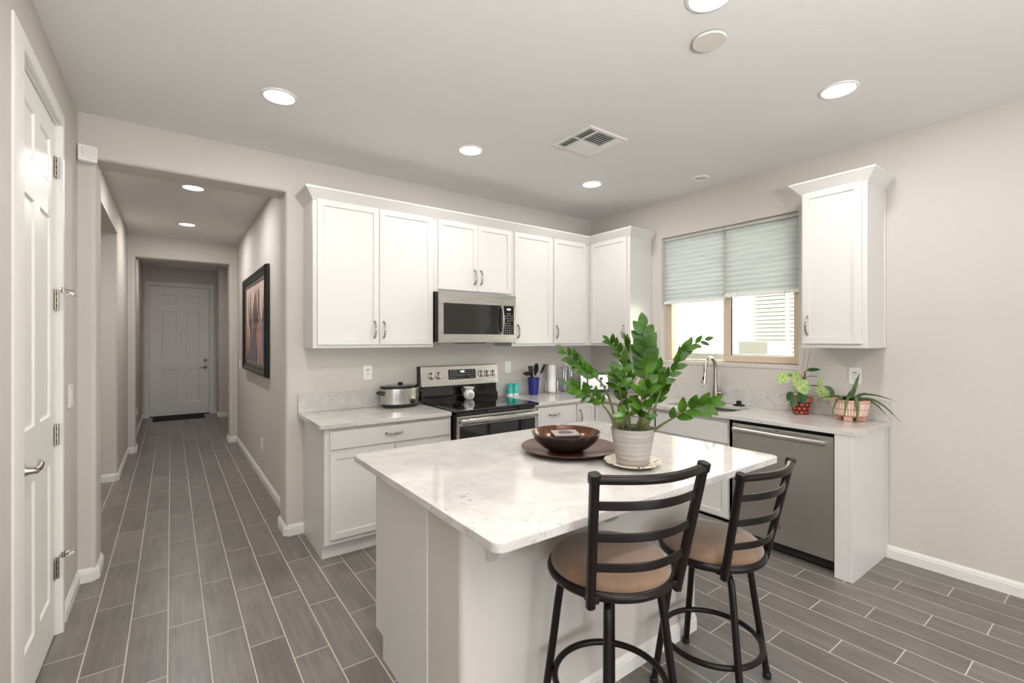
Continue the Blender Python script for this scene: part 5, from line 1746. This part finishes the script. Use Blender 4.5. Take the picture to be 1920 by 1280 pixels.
plate('wall_switch', 'white wall switch on the hallway wall just beyond the painting', 'switch', (HX1, 7.42, 1.13), (0, -1, 0), (-1, 0, 0), 'rocker')
plate('wall_switch', 'white wall switch between the left door and the hallway opening', 'switch', (XL, 3.535, 1.155), (0, 1, 0), (1, 0, 0), 'rocker', None, (0.118, 0.125))
plate('wall_switch', 'slim white control on the pale wall inside the hallway side opening', 'switch', (-0.62, 6.33, 1.655), BX, BN, 'rocker')
plate('wall_outlet', 'white outlet low on the left foyer wall near the front door', 'outlet', (-0.43, 9.3, 0.36), (0, 1, 0), (1, 0, 0), 'duplex')
plate('wall_switch', 'white wall switch on the dim wall right of the front door', 'switch', (0.73, 10.75, 1.19), (0, -1, 0), (-1, 0, 0), 'rocker')

# alarm motion sensor in the corner
t = thing('motion_sensor', 'white alarm sensor in the corner left of the hallway opening', 'alarm sensor', (XL + 0.045, YB - 0.02, 2.59))
Ms = Matrix.Translation((XL + 0.047, YB - 0.036, 2.58)) @ Matrix.Rotation(math.radians(14), 4, 'Z') @ Matrix.Rotation(math.radians(-6), 4, 'X')
m = MB(); m.box((-0.045, -0.022, -0.05), (0.045, 0.026, 0.05), 0.008, seg=3, M=Ms); bd = obj('housing', m, M_plastic, t)
m = MB(); m.box((-0.028, -0.025, -0.034), (0.034, -0.02, 0.034), 0.004, M=Ms); obj('sensor_lens', m, M_trim, bd)

# door mat
tag(obj('door_mat', MB().box((-0.27, 10.5, 0.0), (0.52, 11.0, 0.012), 0.004), M_mat), 'black rectangular door mat in front of the front door', 'door mat')

# ------------------------------------------------------------------ ceiling fixtures
def downlight(x, y, label, lit=True, power=LAMP_W, r=0.078, grp='recessed ceiling lights', zc=CZ):
    t = thing('recessed_light', label, 'ceiling light', (x, y, zc), grp)
    m = MB(); m.lathe([(r, 0.0), (r + 0.016, 0.0), (r + 0.014, -0.005), (r + 0.002, -0.008), (r - 0.002, -0.004), (r - 0.002, 0)][::-1], (x, y, zc), 40); obj('trim_ring', m, M_trim, t)
    m = MB(); m.lathe([(0, -0.003), (r, -0.003), (r, 0), (0, 0)], (x, y, zc), 40); obj('lens', m, M_lens if lit else M_ceil, t)
    if lit:
        d = bpy.data.lights.new('downlight_lamp', 'AREA')
        d.shape = 'DISK'; d.size = r * 1.9; d.energy = power; d.color = (1.0, 0.97, 0.94)
        o = bpy.data.objects.new('lamp', d)
        COL.objects.link(o)
        o.parent = t
        o.location = (0, 0, -0.010)
for x, y, lab in ((0.492, 2.89, 'lit recessed light nearest the hallway opening'),
                  (1.745, 2.89, 'lit recessed light above the range aisle, middle of its row'),
                  (2.988, 2.89, 'lit recessed light nearest the inside corner of the kitchen'),
                  (1.735, 1.03, 'lit recessed light cut by the top edge, above the island'),
                  (2.953, 1.00, 'lit recessed light nearest the right wall, toward the dishwasher')):
    downlight(x, y, lab, power=LAMP_W if y > 2 else LAMP_W * 1.3)
downlight(0.16, 5.08, 'lit recessed light at the front of the hallway ceiling', power=LAMP_W * 1.8)
downlight(0.155, 6.74, 'lit recessed light at the back of the hallway ceiling', power=LAMP_W * 1.8)
downlight(0.49, 1.03, 'lit recessed light above the floor between left door and island', power=LAMP_W * 1.3)
downlight(-1.3, 5.2, 'unseen recessed light added to brighten the side room off the hallway', power=LAMP_W * 1.6, zc=2.575)  # out-of-view lamp, added so the side opening is not dark
downlight(0.16, 9.2, 'unseen recessed light added to brighten the foyer before the front door', power=LAMP_W * 1.3)  # hidden by the header, added to lift the dark front door
# unlit small recessed light over the sink
t = thing('recessed_light', 'small unlit recessed light over the sink by the window wall', 'ceiling light', (3.625, 2.24, CZ), 'recessed ceiling lights')
m = MB(); m.lathe([(0.045, 0.0), (0.072, 0.0), (0.07, -0.006), (0.05, -0.008), (0.045, -0.004)][::-1], (3.625, 2.24, CZ), 36); obj('trim_ring', m, M_trim, t)
m = MB(); m.lathe([(0, -0.004), (0.048, -0.004), (0.048, 0), (0, 0)], (3.625, 2.24, CZ), 36); obj('lens', m, plain('unlit_lens', srgb(200, 198, 192), 0.4), t)
# smoke detector
t = thing('ceiling_disc', 'round off-white cover disc on the ceiling beside the light at the top edge', 'ceiling cover', (1.98, 1.18, CZ))
m = MB(); m.lathe([(0, -0.016), (0.07, -0.016), (0.073, -0.012), (0.073, -0.008), (0, -0.008)], (1.98, 1.18, CZ), 48); obj('cover', m, plain('almond_plastic', srgb(218, 212, 202), 0.5), t)
m = MB(); m.lathe([(0, -0.009), (0.062, -0.009), (0.062, 0), (0, 0)], (1.98, 1.18, CZ), 36); obj('mount', m, M_dark, t)
# air vent: four-way louvred diffuser
vx, vy, vs = 2.336, 2.278, 0.182
t = thing('ceiling_vent', 'square four-way louvred air vent in the ceiling', 'air vent', (vx, vy, CZ))
m = MB(); m.box((vx - vs + 0.02, vy - vs + 0.02, CZ - 0.002), (vx + vs - 0.02, vy + vs - 0.02, CZ - 0.0005)); obj('duct_opening', m, M_dark, t)
m = MB()
for a, c in (((-vs, -vs), (vs, -vs + 0.028)), ((-vs, vs - 0.028), (vs, vs)), ((-vs, -vs + 0.028), (-vs + 0.028, vs - 0.028)), ((vs - 0.028, -vs + 0.028), (vs, vs - 0.028))):
    m.box((vx + a[0], vy + a[1], CZ - 0.012), (vx + c[0], vy + c[1], CZ - 0.001), 0.002)
m.box((vx - vs + 0.028, vy - 0.004, CZ - 0.0135), (vx + vs - 0.028, vy + 0.004, CZ - 0.001)); m.box((vx - 0.09, vy - vs + 0.028, CZ - 0.014), (vx - 0.082, vy + vs - 0.028, CZ - 0.0015)); m.box((vx + 0.09, vy - vs + 0.028, CZ - 0.014), (vx + 0.098, vy + vs - 0.028, CZ - 0.0015))
obj('frame', m, M_trim, t)
def louvers(x0, x1, y0, y1, along, tilt_, n):
    m = MB()
    for k in range(n):
        f = (k + 0.5) / n
        if along == 'y':
            x = x0 + (x1 - x0) * f
            Mx = Matrix.Translation((vx + x, vy + (y0 + y1) / 2, CZ - 0.009)) @ Matrix.Rotation(tilt_, 4, 'Y')
            m.box((-0.010, -(y1 - y0) / 2, -0.0007), (0.010, (y1 - y0) / 2, 0.0007), M=Mx)
        else:
            y = y0 + (y1 - y0) * f
            Mx = Matrix.Translation((vx + (x0 + x1) / 2, vy + y, CZ - 0.009)) @ Matrix.Rotation(tilt_, 4, 'X')
            m.box((-(x1 - x0) / 2, -0.010, -0.0007), ((x1 - x0) / 2, 0.010, 0.0007), M=Mx)
    obj('louver_bank', m, M_trim, t)
e_ = vs - 0.028
louvers(-e_, -0.09, -e_, e_, 'y', math.radians(-48), 3)
louvers(0.098, e_, -e_, e_, 'y', math.radians(48), 3)
louvers(-0.082, 0.09, -e_, -0.004, 'x', math.radians(48), 7)
louvers(-0.082, 0.09, 0.004, e_, 'x', math.radians(-48), 7)
